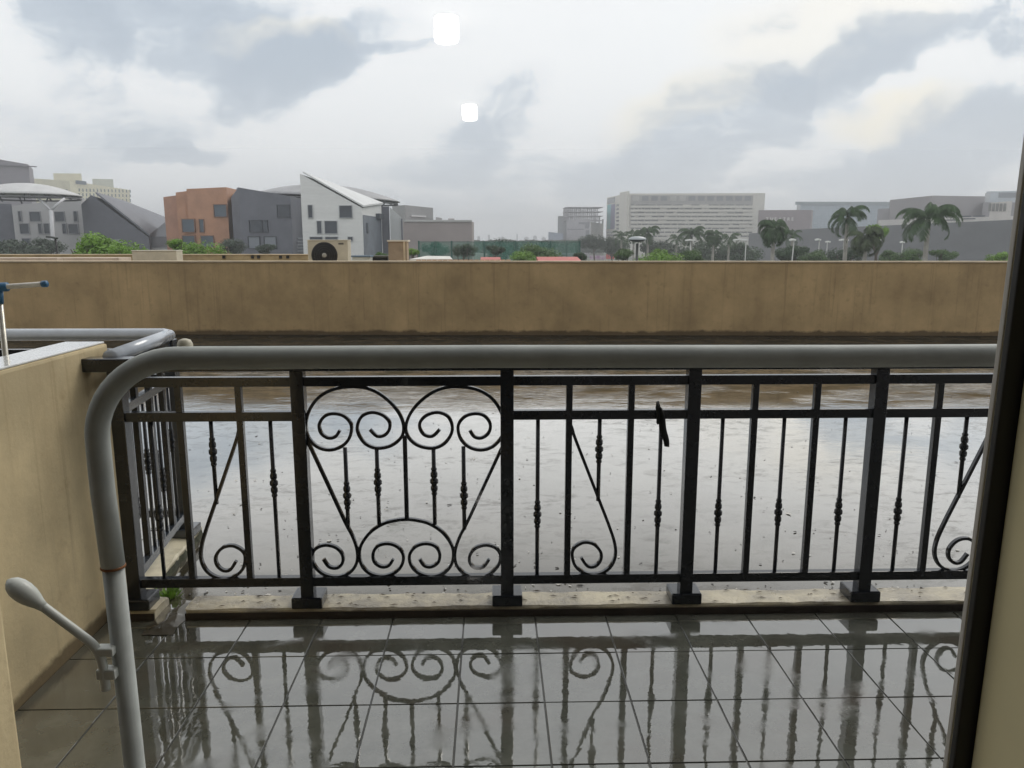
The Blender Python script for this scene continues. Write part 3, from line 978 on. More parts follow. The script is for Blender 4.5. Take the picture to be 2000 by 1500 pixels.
def prism(name, corners, m, parent=None, zb=GZ):
    """corners: (px, Y, top row) round the footprint"""
    bot, top = [], []
    for px, Y, yt in corners:
        p = at(px, 474, Y)
        t = at(px, yt, Y)
        bot.append((p.x, p.y, zb if zb is not None else GZ))
        top.append((p.x, p.y, t.z))
    k = len(corners)
    F = [tuple(range(k))[::-1], tuple(range(k, 2 * k))] + [(i, (i + 1) % k, k + (i + 1) % k, k + i) for i in range(k)]
    me = pydata(name, bot + top, F)
    bm = bmesh.new()
    bm.from_mesh(me)
    bmesh.ops.triangulate(bm, faces=[f for f in bm.faces if len(f.verts) > 4])
    bmesh.ops.recalc_face_normals(bm, faces=bm.faces)
    bm.to_mesh(me)
    bm.free()
    return mobj(name, me, m, parent)

def building(name, label, corners, m, cat='building', wall='wall'):
    xs = [at(c[0], 474, c[1]) for c in corners]
    c = sum(xs, Vector()) / len(xs)
    r_ = thing(name, label, cat, (c.x, c.y, GZ))
    prism(wall, corners, m, r_)
    return r_

def on_face(c0, c1, px, py):
    """point of the wall through footprint corners c0, c1 (px, Y) seen at that pixel"""
    a, b = at(c0[0], 474, c0[1]), at(c1[0], 474, c1[1])
    d = Vector((b.x - a.x, b.y - a.y, 0)).normalized()
    nrm = Vector((d.y, -d.x, 0))
    v = ray(px, py)
    t = (a - EYEV).dot(nrm) / v.dot(nrm)
    return EYEV + v * t, d, nrm

def panel(name, parent, c0, c1, rect, m, out=.05, frame=None, fw=.12):
    """a window (or any flat fitting) on a wall: a shallow box with, if asked, a proud frame"""
    x0, y0, x1, y1 = rect
    p, d, nrm = on_face(c0, c1, x0, y1)
    q, _, _ = on_face(c0, c1, x1, y1)
    t, _, _ = on_face(c0, c1, x0, y0)
    w, h = (q - p).dot(d), t.z - p.z
    def bx(u0, u1, w0, w1, o0, o1):
        V = [p + d * u + nrm * o + Vector((0, 0, z)) for z in (w0, w1) for o in (o0, o1) for u in (u0, u1)]
        return V
    Fq = [(0, 1, 3, 2), (4, 6, 7, 5), (0, 4, 5, 1), (1, 5, 7, 3), (3, 7, 6, 2), (2, 6, 4, 0)]
    V = bx(0, w, 0, h, 0.0, out)
    V = [tuple(v - Vector((0, 0, p.z)) + Vector((0, 0, p.z))) for v in V]
    o = mobj(name, pydata(name, V, Fq), m, parent)
    if frame:
        V2, F2 = [], []
        for u0, u1, w0, w1 in ((-fw, 0, -fw, h + fw), (w, w + fw, -fw, h + fw), (0, w, -fw, 0), (0, w, h, h + fw)):
            k = len(V2)
            V2 += [tuple(v) for v in bx(u0, u1, w0, w1, out * .1, out + .10)]
            F2 += [tuple(i + k for i in f) for f in Fq]
        mobj('frame', pydata('frame', V2, F2), frame, o)
    return o

def windows(parent, c0, c1, rects, m=None, frame=None, out=.05, fw=.10):
    for r_ in rects:
        panel('window', parent, c0, c1, r_, m or M_GLASS_D, out, frame, fw)

# far left
b1 = building('block_building', 'plain mauve grey block at the far left edge behind the white canopy', [(-90, 235, 292), (72, 245, 321), (80, 262, 331), (-90, 280, 305)], bcol('mauve_grey', (.24, .225, .25)))
panel('eaves', b1, (-90, 235), (72, 245), (-80, 318.5, 71.5, 320.5), bcol('mauve_edge', (.17, .16, .18)), .5)
b2 = building('hotel_building', 'cream many windowed hotel far behind the white canopy on the left', [(70, 420, 348), (148, 400, 353), (262, 445, 371), (185, 480, 360)], bcol('hotel_cream', (.62, .58, .42)))
prism('roof_block', [(118, 425, 338.5), (172, 425, 339), (172, 450, 340), (118, 450, 340)], bcol('hotel_cream2', (.58, .55, .42)), b2, 20)
prism('roof_block', [(192, 440, 349), (232, 446, 350), (232, 460, 350), (192, 460, 349)], bcol('hotel_top', (.45, .47, .42)), b2, 20)
panel('penthouse_glass', b2, (148, 400), (262, 445), (148, 352, 168, 359), M_GLASS_B, .3)
Vg, Fg = [], []
for col_ in range(15):
    for row in range(4):
        px = 154 + col_ * 7.1
        py = 374 + row * 9.0 + col_ * .15
        p, d, nrm = on_face((148, 400), (262, 445), px, py)
        k = len(Vg)
        for z in (0, 1.5):
            for o in (0, .12):
                for u in (0, .75):
                    Vg.append(tuple(p + d * u + nrm * o + Vector((0, 0, z))))
        Fg += [tuple(i + k for i in f) for f in [(0, 1, 3, 2), (4, 6, 7, 5), (0, 4, 5, 1), (1, 5, 7, 3), (3, 7, 6, 2), (2, 6, 4, 0)]]
tag(mobj('window_grid', pydata('window_grid', Vg, Fg), M_GLASS_B, b2), kind='stuff')
for col_ in range(2):
    for row in range(2):
        panel('window', b2, (70, 420), (148, 400), (118 + col_ * 10, 370 + row * 9, 122 + col_ * 10, 375 + row * 9), M_GLASS_B, .1)
M_DK = bcol('dark_slate', (.125, .130, .155), .6, .15, .5)  # slate lightened: a veil of haze is put into its colour
M_DK2 = bcol('dark_slate_roof', (.15, .155, .18), .6, .12, .5)
building('slate_block', 'dark slate block at the left picture edge under the white canopy', [(-90, 128, 396), (31, 132, 398), (31, 150, 398), (-90, 150, 396)], M_DK)
b3 = building('office_building', 'pale grey building with small square windows behind the forked canopy column', [(31, 130, 402), (166, 130, 386), (174, 150, 388), (31, 152, 402)], bcol('pale_grey', (.40, .395, .40)))
M_FRAME = bcol('grey_frame', (.26, .26, .28))
windows(b3, (31, 130), (166, 130), [(38, 413, 43, 432), (60, 414, 80, 432), (109, 414, 127, 432), (146, 413, 152, 432), (41, 437, 58, 456), (77, 437, 83, 456), (88, 437, 98, 456), (124, 437, 131, 456), (136, 438, 154, 456), (45, 466, 60, 476)], M_GLASS_D, M_FRAME)
b4 = building('wedge_building', 'dark slate wedge with a long sloping roof left of the orange building', [(166, 120, 399), (187, 120, 381), (292, 120, 464), (330, 152, 432), (245, 152, 398), (190, 150, 398)], M_DK)
rf_pts = [at(187, 380.4, 119.9), at(293, 463.6, 119.9), at(331, 431.5, 152), at(246, 397.5, 152)]
me = pydata('roof', [tuple(p + Vector((0, 0, .12))) for p in rf_pts] + [tuple(p + Vector((0, 0, .45))) for p in rf_pts], [(0, 1, 2, 3), (4, 7, 6, 5), (0, 4, 5, 1), (1, 5, 6, 2), (2, 6, 7, 3), (3, 7, 4, 0)])
mobj('roof', me, M_DK2, b4)
panel('window', b4, (166, 120), (292, 120), (226, 467, 237, 477), bcol('pale_window', (.25, .27, .28)), .1)
panel('canopy_slab', b4, (166, 120), (292, 120), (168, 457, 190, 459), bcol('slab_pale', (.45, .45, .46)), 1.5)
low = building('low_block', 'low grey block with pale base between wedge and orange buildings', [(288, 122, 462), (328, 122, 462), (328, 140, 462), (288, 140, 462)], bcol('low_grey', (.20, .205, .225)))
panel('base_band', low, (288, 122), (328, 122), (289, 484, 328, 492), bcol('pale_base', (.50, .50, .49)), .3)

M_OR = bcol('rust_orange', (.44, .235, .145), .8, .14, .6)  # muted orange, with some veil of haze mixed into the colour
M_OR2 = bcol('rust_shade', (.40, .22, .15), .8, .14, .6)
b5 = building('orange_building', 'rust orange stepped building with square windows', [(372, 114, 369), (449, 114, 365.5), (472, 124, 371), (400, 134, 371)], M_OR)
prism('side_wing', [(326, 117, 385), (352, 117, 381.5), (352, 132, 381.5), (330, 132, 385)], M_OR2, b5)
prism('middle_wing', [(350.5, 115, 376), (374, 115, 373), (374, 130, 373), (350.5, 130, 376)], M_OR, b5)
windows(b5, (372, 114), (449, 114), [(419.5, 400, 443, 423), (391.5, 429, 399, 453), (394.5, 461, 418, 482)], M_GLASS_B, bcol('orange_frame', (.22, .12, .08)))
windows(b5, (350.5, 114.6), (374, 114.6), [(362, 429, 385, 453), (363, 461, 386, 482)], M_GLASS_B, bcol('orange_frame', (.22, .12, .08)), out=.9)
b6 = building('slate_building', 'dark slate building between the orange and white ones', [(457, 111, 386), (472, 109, 366), (572, 108, 383), (602, 118, 391), (600, 140, 388), (470, 140, 366)], M_DK)
windows(b6, (472, 109), (572, 108), [(543, 401, 566, 423), (489, 431, 512, 453), (514, 431, 523, 453)], M_GLASS_D, bcol('slate_frame', (.05, .055, .07)))
windows(b6, (472, 109), (572, 108), [(487, 463, 508, 485), (518, 463, 540, 485)], bcol('pale_glass', (.20, .22, .25), .3), bcol('slate_frame', (.05, .055, .07)))
for k in range(5):
    panel('louvre', b6, (572, 108), (602, 118), (581, 464 + k * 6.2, 597, 467 + k * 6.2), bcol('pale_louvre', (.28, .30, .33)), .1)
M_WH = mat('white_cladding', (.66, .66, .65), .6, .06, .5, (1, 1, 8))
b7 = building('white_wedge_building', 'white clad building with a sharp slanted roof and small square windows', [(592, 95, 339), (709, 95, 406), (747, 106, 400), (640, 106, 358)], M_WH)
rf_pts = [at(591, 338, 94.9), at(709.5, 404.5, 94.9), at(748, 399, 106), at(641, 357, 106)]
me = pydata('roof', [tuple(p + Vector((0, 0, .02))) for p in rf_pts] + [tuple(p + Vector((0, 0, .22))) for p in rf_pts], [(0, 1, 2, 3), (4, 7, 6, 5), (0, 4, 5, 1), (1, 5, 6, 2), (2, 6, 7, 3), (3, 7, 4, 0)])
mobj('roof', me, bcol('white_roof', (.62, .63, .63)), b7)
windows(b7, (592, 95), (709, 95), [(603, 401, 611, 425), (664, 402, 688, 425), (620.5, 432, 628.5, 456), (635.5, 432, 659, 456), (606, 463, 630, 468), (636, 463, 660, 468), (680, 463, 689, 470)], M_GLASS_D, bcol('white_frame', (.40, .41, .42)), fw=.07)
M_SIDEG = mat('side_glass', (.15, .17, .20), .25, .2, .5)
panel('glass_wall', b7, (709, 95), (747, 106), (711, 420, 746, 500), M_SIDEG, .06)
panel('window', b7, (709, 95), (747, 106), (715, 435, 718, 456), M_GLASS_D, .12)
panel('vent', b7, (709, 95), (747, 106), (734, 417, 743, 427), M_GLASS_D, .5)
prism('stair_tower', [(748, 106.5, 403), (762, 106.5, 403), (762, 116, 403), (748, 116, 403)], M_DK, b7)
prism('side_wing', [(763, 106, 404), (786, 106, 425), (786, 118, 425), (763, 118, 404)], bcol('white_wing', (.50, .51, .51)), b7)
prism('dark_edge', [(784.5, 105.8, 427), (787, 105.8, 427), (787, 105.95, 427), (784.5, 105.95, 427)], M_DK, b7)
b8 = building('box_building', 'plain mauve brown box building behind the white wedge building', [(788, 190, 431), (922, 190, 433), (926, 205, 434), (792, 215, 431)], bcol('mauve_brown', (.30, .255, .245)))
prism('upper_block', [(768, 208, 402), (793, 197, 400.5), (847, 206, 406), (846, 235, 406)], bcol('upper_grey', (.29, .29, .29)), b8)
panel('parapet_band', b8, (788, 190), (922, 190), (789, 429.5, 922, 433), bcol('pale_band', (.46, .46, .45)), .4)
panel('pale_strip', b8, (793, 197), (847, 206), (802, 420, 830, 423), bcol('white_strip', (.62, .62, .62)), .4)
for px in (852, 876):
    prism('roof_plant', [(px, 200, 424 if px < 860 else 428), (px + 12, 200, 426 if px < 860 else 427), (px + 12, 206, 426), (px, 206, 426)], bcol('plant_grey', (.36, .36, .36)), b8)

# white tensile canopies
def canopy(name, label, px, py, Y, rx, ry, rise, tilt, cols, pier):
    c = at(px, py, Y)
    r_ = thing(name, label, 'canopy', (c.x, c.y, GZ))
    V, F = [], []
    n, k = 10, 36
    for i in range(n + 1):
        t = i / n
        for j in range(k):
            a = 2 * math.pi * j / k
            x, y = rx * t * math.cos(a), ry * t * math.sin(a)
            z = rise * (1 - t * t) + tilt * x
            V.append((c.x + x, c.y + y, c.z + z))
    for i in range(n):
        for j in range(k):
            j2 = (j + 1) % k
            F.append((i * k + j, i * k + j2, (i + 1) * k + j2, (i + 1) * k + j))
    me = pydata('membrane', V, F, True)
    mobj('membrane', me, mat('membrane', (.50, .50, .50) , .6, .1, .5) if tilt == 0 else mat('membrane_grey', (.30, .30, .31), .5, .2, .5), r_).modifiers.new('s', 'SOLIDIFY').thickness = .12
    for j in range(0, 12):
        a = 2 * math.pi * j / 12
        P = [(c.x + rx * t * math.cos(a), c.y + ry * t * math.sin(a), c.z + rise * (1 - t * t) + tilt * rx * t * math.cos(a) - .35) for t in (.12, .3, .5, .7, .85, .97)]
        tube('rib', P, .10, bcol('truss', (.16, .16, .17)), r_, 5)
    P = [(c.x + rx * .97 * math.cos(a), c.y + ry * .97 * math.sin(a), c.z + rise * .06 + tilt * rx * math.cos(a) - .45) for a in [2 * math.pi * q / 36 for q in range(37)]]
    tube('rim_truss', P, .12, bcol('truss', (.16, .16, .17)), r_, 5)
    for pts, rad, m in cols:
        P = [tuple(at(a, b, yy)) for a, b, yy in pts]
        tube(pier, P, rad, m, r_, 10)
    return r_
M_COLW = bcol('column_white', (.62, .62, .64))
canopy('tensile_canopy', 'white curved canopy on a forked white column at the far left', 52, 383, 116, 7.3, 6.5, 1.7, 0.0,
       [([(108, 520, 112), (103, 460, 112), (99.5, 410, 112)], .26, M_COLW), ([(99.5, 411, 112), (82, 394, 112), (57, 370, 113)], .17, M_COLW), ([(99.5, 411, 112), (112, 399, 112), (126, 388, 113)], .17, M_COLW),
        ([(5, 394, 117), (0, 385, 117)], .1, M_DK), ([(43, 398, 117), (38, 385, 117)], .1, M_DK), ([(90, 395, 118), (96, 380, 118)], .1, M_DK), ([(140, 388, 118), (143, 378, 118)], .1, M_DK)], 'column')
canopy('tensile_canopy', 'pale arched canopy rising behind the white wedge building', 640, 388, 124, 11.2, 8.5, 2.0, -.05,
       [([(752, 520, 122), (747, 440, 122), (744, 405, 122)], .16, M_DK), ([(744, 405, 122), (734, 392, 122)], .09, M_DK), ([(744, 405, 122), (756, 392, 122)], .09, M_DK), ([(724, 398, 122), (722, 385, 122)], .14, M_DK), ([(560, 398, 122), (556, 380, 122)], .14, M_DK)], 'column')

# construction building
M_CON = bcol('raw_concrete', (.36, .345, .37), .85, .18, .06)
b9 = building('unfinished_building', 'unfinished concrete building with an open frame on top, left of the white slab', [(1106, 485, 430), (1152, 480, 428), (1152, 520, 428), (1106, 520, 430)], M_CON)
prism('left_block', [(1089, 500, 422), (1107, 500, 422), (1107, 520, 422), (1089, 520, 422)], bcol('con_grey', (.27, .28, .285)), b9)
prism('right_block', [(1152.5, 482, 433), (1178, 505, 437), (1178, 540, 437), (1152.5, 530, 433)], bcol('con_pale', (.46, .44, .40)), b9)
prism('front_block', [(1071, 470, 453), (1100, 470, 456), (1100, 500, 456), (1071, 500, 453)], bcol('con_blue', (.24, .28, .36)), b9)
c0, c1 = (1104, 484), (1152, 480)
for r_ in range(4):
    y = 404 + r_ * 8.6
    p, d, nrm = on_face(c0, c1, 1104 - 0, y)
    q = at(1170, 474, 500)
    a_ = at(1104, 474, 484)
    box('floor_slab', (a_.x, q.x, 484, 505, p.z - .35, p.z), M_CON, b9)
for k in range(9):
    px = 1105 + k * 7.4
    a_ = at(px, 474, 484.5)
    for yy in (484.6, 494.5, 504):
        box('column', (a_.x, a_.x + .75, yy, yy + .6, at(px, 431, 484).z, at(px, 404.5, 484).z - .36), M_CON, b9)
for k, (x0, y0, x1, y1) in enumerate([(1130, 434, 1152, 438), (1143, 438, 1151, 446), (1144, 450, 1151, 462), (1108, 447, 1140, 449)]):
    panel('opening', b9, (1106, 485), (1152, 480), (x0, y0, x1, y1), bcol('con_open', (.17, .17, .20)), .2)
for px, yt in ((1160, 425), (1168, 421), (1175, 428)):
    prism('hoist', [(px, 510, yt), (px + 3, 510, yt), (px + 3, 512, yt), (px, 512, yt)], bcol('con_open', (.17, .17, .20)), b9)

# white slab hotel
M_SL = bcol('slab_white', (.60, .575, .52), .8, .05, .05)
b10 = building('slab_hotel', 'long white slab block with rows of balconies behind the palms', [(1222, 452, 378), (1489, 452, 377), (1489, 475, 377), (1186, 505, 386), (1183.5, 500, 386)], M_SL)
prism('stair_tower', [(1208, 463, 376), (1227, 450.8, 373), (1227, 460, 373), (1210, 475, 375)], M_SL, b10)
F0, F1 = (1222, 451.9), (1489, 451.9)
panel('recess', b10, F0, F1, (1232, 381.5, 1470, 399), bcol('slab_recess', (.30, .29, .28)), .25)
for k in range(13):
    x = 1233 + k * 18.2
    panel('bay', b10, F0, F1, (x + 2.5, 383, x + 15, 392), bcol('bay_dark', (.16, .17, .19)) if k not in (0, 4, 5) else bcol('bay_pale', (.40, .39, .37)), .45)
rw = random.Random(3)
for r_ in range(9):
    y = 398.5 + r_ * 7.7
    Vg, Fg = [], []
    x = 1232.0
    while x < 1468:
        w = rw.uniform(4, 17) * (1 - .03 * r_)
        if rw.random() < .86:
            p, d, nrm = on_face(F0, F1, x, y + 2.6)
            q, _, _ = on_face(F0, F1, min(x + w, 1469), y + rw.choice((0, .3, .9)))
            k = len(Vg)
            for z in (p.z, q.z):
                for o in (0, .15):
                    for xx in (p.x, q.x):
                        Vg.append((xx, p.y - o, z))
            Fg += [tuple(i + k for i in f) for f in [(0, 1, 3, 2), (4, 6, 7, 5), (0, 4, 5, 1), (1, 5, 7, 3), (3, 7, 6, 2), (2, 6, 4, 0)]]
        x += w + rw.uniform(.5, 2.5)
    tag(mobj('window_row', pydata('window_row', Vg, Fg), bcol('slab_window', (.10, .10, .105)), b10), kind='stuff')
    panel('balcony_band', b10, F0, F1, (1231, y + 3.0, 1470, y + 7.2), M_SL, 1.0)
G0, G1 = (1183.5, 500), (1222, 452)
panel('window', b10, G0, G1, (1187, 388, 1201, 398), M_GLASS_D, .3)
panel('mural', b10, G0, G1, (1186, 400.5, 1193, 447), bcol('mural_teal', (.14, .42, .44)), .3)
panel('mural', b10, G0, G1, (1193.2, 400, 1200.5, 447.5), bcol('mural_violet', (.13, .13, .24)), .3)
for k in range(7):
    panel('window', b10, G0, G1, (1204.5, 399.5 + k * 7.6, 1208.5, 402.5 + k * 7.6), M_GLASS_D, .3)
for k in range(2):
    panel('balcony_slot', b10, G0, G1, (1186, 453 + k * 6, 1201, 455 + k * 6), M_GLASS_D, .3)

# sign building, glass office, mall
b11 = building('theatre_building', 'mauve brown building with white sign letters right of the white slab', [(1478, 300, 410.5), (1581, 300, 410), (1584, 325, 411), (1478, 325, 411)], bcol('mauve_sign', (.275, .235, .25)))
for k, ch in enumerate('THEATRE'):
    cu = bpy.data.curves.new('letter', 'FONT')
    cu.body = ch
    cu.size = 1.75
    cu.extrude = .06
    to = bpy.data.objects.new('letter_curve', cu)
    dg = None
    COL.objects.link(to)
    dg = bpy.context.evaluated_depsgraph_get()
    me = bpy.data.meshes.new_from_object(to.evaluated_get(dg))
    COL.objects.unlink(to)
    bpy.data.objects.remove(to)
    p, d, nrm = on_face((1478, 300), (1581, 300), 1495.5 + k * 8.3, 431)
    lo = mobj('letter', me, bcol('letter_white', (.80, .80, .76)), b11, (p.x - b11.location.x, p.y - .12 - b11.location.y, p.z - GZ), (R(90), 0, 0))
mg = bpy.data.materials.new('curtain_glass')
mg.use_nodes = True
T = mg.node_tree
bp = T.nodes['Principled BSDF']
bp.inputs['Roughness'].default_value = .25
g_ = nd(T, 'ShaderNodeNewGeometry')
sw = nd(T, 'ShaderNodeSeparateXYZ')
T.links.new(g_.outputs['Position'], sw.inputs[0])
cw = nd(T, 'ShaderNodeCombineXYZ')
T.links.new(sw.outputs[0], cw.inputs[0])
T.links.new(sw.outputs[2], cw.inputs[1])
br = nd(T, 'ShaderNodeTexBrick')
br.offset = 0.0
for k, v in (('Scale', .5), ('Mortar Size', .035), ('Brick Width', 1.0), ('Row Height', .72)):
    br.inputs[k].default_value = v
br.inputs['Color1'].default_value = (.30, .37, .43, 1)
br.inputs['Color2'].default_value = (.36, .42, .48, 1)
br.inputs['Mortar'].default_value = (.23, .27, .32, 1)
T.links.new(cw.outputs[0], br.inputs['Vector'])
T.links.new(br.outputs[0], bp.inputs['Base Color'])
b12 = building('glass_office', 'pale blue glass office building behind the leftmost tall palms', [(1553, 430, 395), (1737, 430, 394), (1737, 470, 394), (1556, 470, 395)], mg)
panel('roof_band', b12, (1553, 430), (1737, 430), (1553, 394, 1737, 400), bcol('teal_band', (.24, .29, .32)), .5)
panel('corner_pier', b12, (1553, 430), (1737, 430), (1553, 400, 1560, 450), bcol('pier_pale', (.45, .47, .49)), .6)
M_MALL = bcol('mall_mauve', (.27, .255, .265), .8, .06, .05)
b13 = building('mall_building', 'large plain mauve grey hall behind the rightmost tall palm', [(1731, 285, 390.5), (1812, 262, 382), (1914, 268, 383.5), (1915, 300, 384), (1734, 310, 390)], M_MALL)
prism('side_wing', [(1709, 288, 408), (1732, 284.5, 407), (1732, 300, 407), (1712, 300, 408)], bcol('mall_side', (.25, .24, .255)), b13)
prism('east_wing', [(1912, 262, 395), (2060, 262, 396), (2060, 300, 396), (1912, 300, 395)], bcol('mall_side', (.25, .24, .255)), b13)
dk = building('parking_deck', 'pale parking deck strip with dark slots above the dark wall', [(1712, 240, 430), (1830, 228, 425.5), (2060, 212, 420), (2060, 226, 420), (1712, 252, 430)], bcol('deck_pale', (.56, .54, .52)))
for x0, y0, x1, y1 in ((1876, 417.5 + 4, 1897, 424), (1900, 421, 1924, 423.5), (1880, 426.5, 1905, 428.5), (1840, 429, 1870, 431)):
    panel('slot', dk, (1830, 228), (2060, 212), (x0, y0, x1, y1), M_GLASS_D, .15)
bt = building('plant_tower', 'white plant tower with a dark louvre grille on the parking deck', [(1926, 200, 396), (1968, 196, 392.5), (1968, 205, 392.5), (1928, 208, 396)], bcol('tower_white', (.58, .55, .52)))
for k in range(5):
    panel('louvre', bt, (1926, 200), (1968, 196), (1930 + k * 7.3, 397.5, 1935 + k * 7.3, 412.5), bcol('louvre_grey', (.20, .20, .19)), .15)
b15 = building('glass_office', 'pale blue glass office showing at the right edge above the mall', [(1916, 360, 374), (2060, 360, 371), (2060, 390, 371), (1920, 390, 374)], bcol('pale_bluish', (.42, .47, .52), .3))
panel('blue_band', b15, (1916, 360), (2060, 360), (1950, 376, 2040, 386), M_SIDEG, .2)
prism('roof_plant', [(1914, 340, 377), (1924, 340, 376), (1924, 345, 376), (1914, 345, 377)], bcol('pier_pale', (.45, .47, .49)), b15)
b14 = building('boundary_hall', 'long windowless dark grey wall behind the palms at the right', [(1462, 262, 456), (1580, 235, 447), (1712, 205, 441), (1850, 178, 435), (2080, 144, 424), (2080, 160, 424), (1462, 280, 456)], mat('dark_grey_wall', (.135, .14, .15), .8, .12, .12, (1, 1, 3)))

# far skyline: small towers on the horizon
for k, (px, yt, w) in enumerate([(935, 462, 5), (955, 459, 4), (981, 464, 12), (1010, 457, 2.5), (1028, 464, 9), (1045, 461, 7), (1062, 464, 8)]):
    c = at(px, 474, 1300)
    s = w * 1300 / FOC
    z = at(px, yt, 1300).z
    t_ = thing('distant_tower', ['slim hazy tower on the horizon nearest the mauve brown box building', 'second slim hazy tower on the horizon right of the mauve brown box', 'low wide hazy block on the horizon above the green fence', 'thin mast like tower on the far horizon above the green fence', 'wide hazy block just right of the thin mast on the horizon', 'hazy block second from the unfinished building on the horizon', 'hazy block on the horizon nearest the unfinished building'][k], 'tower', (c.x, 1300, GZ), 0, 'towers on the horizon')
    box('shaft', (c.x - s / 2, c.x + s / 2, 1300, 1300 + s, GZ, z), bcol('far_tower', (.22, .23, .25)), t_)
    box('roof_hut', (c.x - s / 5, c.x + s / 5, 1300 + s * .3, 1300 + s * .7, z, z + s * .15), bcol('far_tower', (.22, .23, .25)), t_)

# ------------------------------------------------------------------ green mesh fence, red roofs, banner
nm = bpy.data.materials.new('green_net')
nm.use_nodes = True
T = nm.node_tree
bp = T.nodes['Principled BSDF']
bp.inputs['Base Color'].default_value = (.03, .20, .14, 1)
bp.inputs['Roughness'].default_value = .8
o_ = T.nodes['Material Output']
mx = nd(T, 'ShaderNodeMixShader')
g_ = nd(T, 'ShaderNodeNewGeometry')
f_, _ = noise_n(T, g_.outputs['Position'], .5, 4, .6)
T.links.new(math_n(T, 'ADD', .25, math_n(T, 'MULTIPLY', f_, .5)), mx.inputs[0])
T.links.new(nd(T, 'ShaderNodeBsdfTransparent').outputs[0], mx.inputs[1])
T.links.new(bp.outputs[0], mx.inputs[2])
T.links.new(mx.outputs[0], o_.inputs[0])
fe = thing('net_fence', 'tall green net fence on dark green posts beyond the parapet', 'fence', (at(970, 474, 92).x, 92, GZ))
FP = [818, 850, 882, 914, 946, 977, 1007, 1040, 1075, 1107, 1132]
M_GP = bcol('green_post', (.02, .085, .065))
for a_, b_ in zip(FP[:-1], FP[1:]):
    p, q = at(a_, 474, 92), at(b_, 474, 92)
    zt = at(a_, 472, 92).z
    nseg = 6
    V, F = [], []
    for i in range(nseg + 1):
        for j in range(5):
            t = i / nseg
            V.append((p.x + .05 + (q.x - p.x - .1) * t, 92 + .12 * math.sin(math.pi * t) * math.sin(math.pi * j / 4), GZ + .3 + (zt - GZ - .3) * j / 4))
    F = [(i * 5 + j, (i + 1) * 5 + j, (i + 1) * 5 + j + 1, i * 5 + j + 1) for i in range(nseg) for j in range(4)]
    mobj('net_panel', pydata('net_panel', V, F, True), nm, fe)
for k, px in enumerate(FP):
    p = at(px, 474, 92)
    zt = at(px, 470.5, 92).z
    w = .10 if k % 2 == 0 else .045
    box('post', (p.x - w, p.x + w, 91.95 - w, 91.95 + w, GZ, zt), M_GP, fe)
p, q = at(816, 474, 92), at(1133, 474, 92)
box('top_wire', (p.x, q.x, 91.96, 92.04, at(900, 472.5, 92).z, at(900, 471.7, 92).z), M_GP, fe)
for (x0, x1, yt, Y, lab) in ((938, 978, 503.5, 62, 'short red awning roof edge over the parapet, beside the clay tiles'), (1052, 1136, 503, 58, 'long red awning roof edge over the parapet below the green fence')):
    a, b = at(x0, yt, Y), at(x1, yt, Y)
    t_ = thing('red_awning', lab, 'awning', (a.x, Y, GZ))
    V = [(a.x, Y, a.z - .25), (b.x, Y, a.z - .25), (b.x, Y + 3, a.z), (a.x, Y + 3, a.z), (a.x, Y, a.z - .8), (b.x, Y, a.z - .8), (b.x, Y + 3, a.z - .8), (a.x, Y + 3, a.z - .8)]
    mobj('roof_sheet', pydata('roof_sheet', V, [(0, 1, 2, 3), (4, 7, 6, 5), (0, 4, 5, 1), (1, 5, 6, 2), (2, 6, 7, 3), (3, 7, 4, 0)]), mat('red_sheet', (.42, .07, .05), .5, .2, .8), t_)
    for x in (a.x + .2, b.x - .2):
        box('leg', (x - .06, x + .06, Y + 1.4, Y + 1.5, GZ, a.z - .8), M_STEEL, t_)
a, b = at(1184, 496, 230), at(1200, 496, 230)
t_ = thing('billboard', 'red hoarding panel by the road right of the unfinished building', 'hoarding', (a.x, 230, GZ))
box('panel', (a.x, b.x, 230, 230.3, at(1190, 506, 230).z, a.z), mat('hoarding_red', (.55, .10, .09), .6, .25, 1.0), t_)
for x in (a.x + .3, b.x - .3):
    box('leg', (x - .1, x + .1, 230.31, 230.5, GZ, a.z), M_STEEL, t_)
a, b = at(1152, 499, 235), at(1183, 499, 235)
t_ = thing('hoarding_strip', 'pale hoarding strip with pink and violet patches beside the red panel', 'hoarding', (a.x, 235, GZ))
box('panel', (a.x, b.x, 235, 235.3, at(1160, 507, 235).z, a.z), mat('hoarding_pale', (.52, .44, .50), .6, .2, 1.2, col2=(.36, .20, .34), c2scale=.9), t_)
for x in (a.x + .3, b.x - .3):
    box('leg', (x - .1, x + .1, 235.31, 235.5, GZ, a.z), M_STEEL, t_)

# ------------------------------------------------------------------ vegetation
def leaf_mat(n, c):
    m = bpy.data.materials.new(n)
    m.use_nodes = True
    T = m.node_tree
    b = T.nodes['Principled BSDF']
    b.inputs['Roughness'].default_value = .55
    b.inputs['Specular IOR Level'].default_value = .3
    g = nd(T, 'ShaderNodeNewGeometry')
    f, _ = noise_n(T, g.outputs['Position'], 1.3, 4, .6)
    c1 = mix_c(T, ramp(T, f, [(.35, 0.0), (.65, 1.0)]), tuple(q * .6 for q in c), tuple(q * 1.35 for q in c))
    T.links.new(c1, b.inputs['Base Color'])
    tl = nd(T, 'ShaderNodeBsdfTranslucent')
    T.links.new(c1, tl.inputs[0])
    mx = nd(T, 'ShaderNodeMixShader')
    mx.inputs[0].default_value = .3
    T.links.new(b.outputs[0], mx.inputs[1])
    T.links.new(tl.outputs[0], mx.inputs[2])
    T.links.new(mx.outputs[0], T.nodes['Material Output'].inputs[0])
    return m

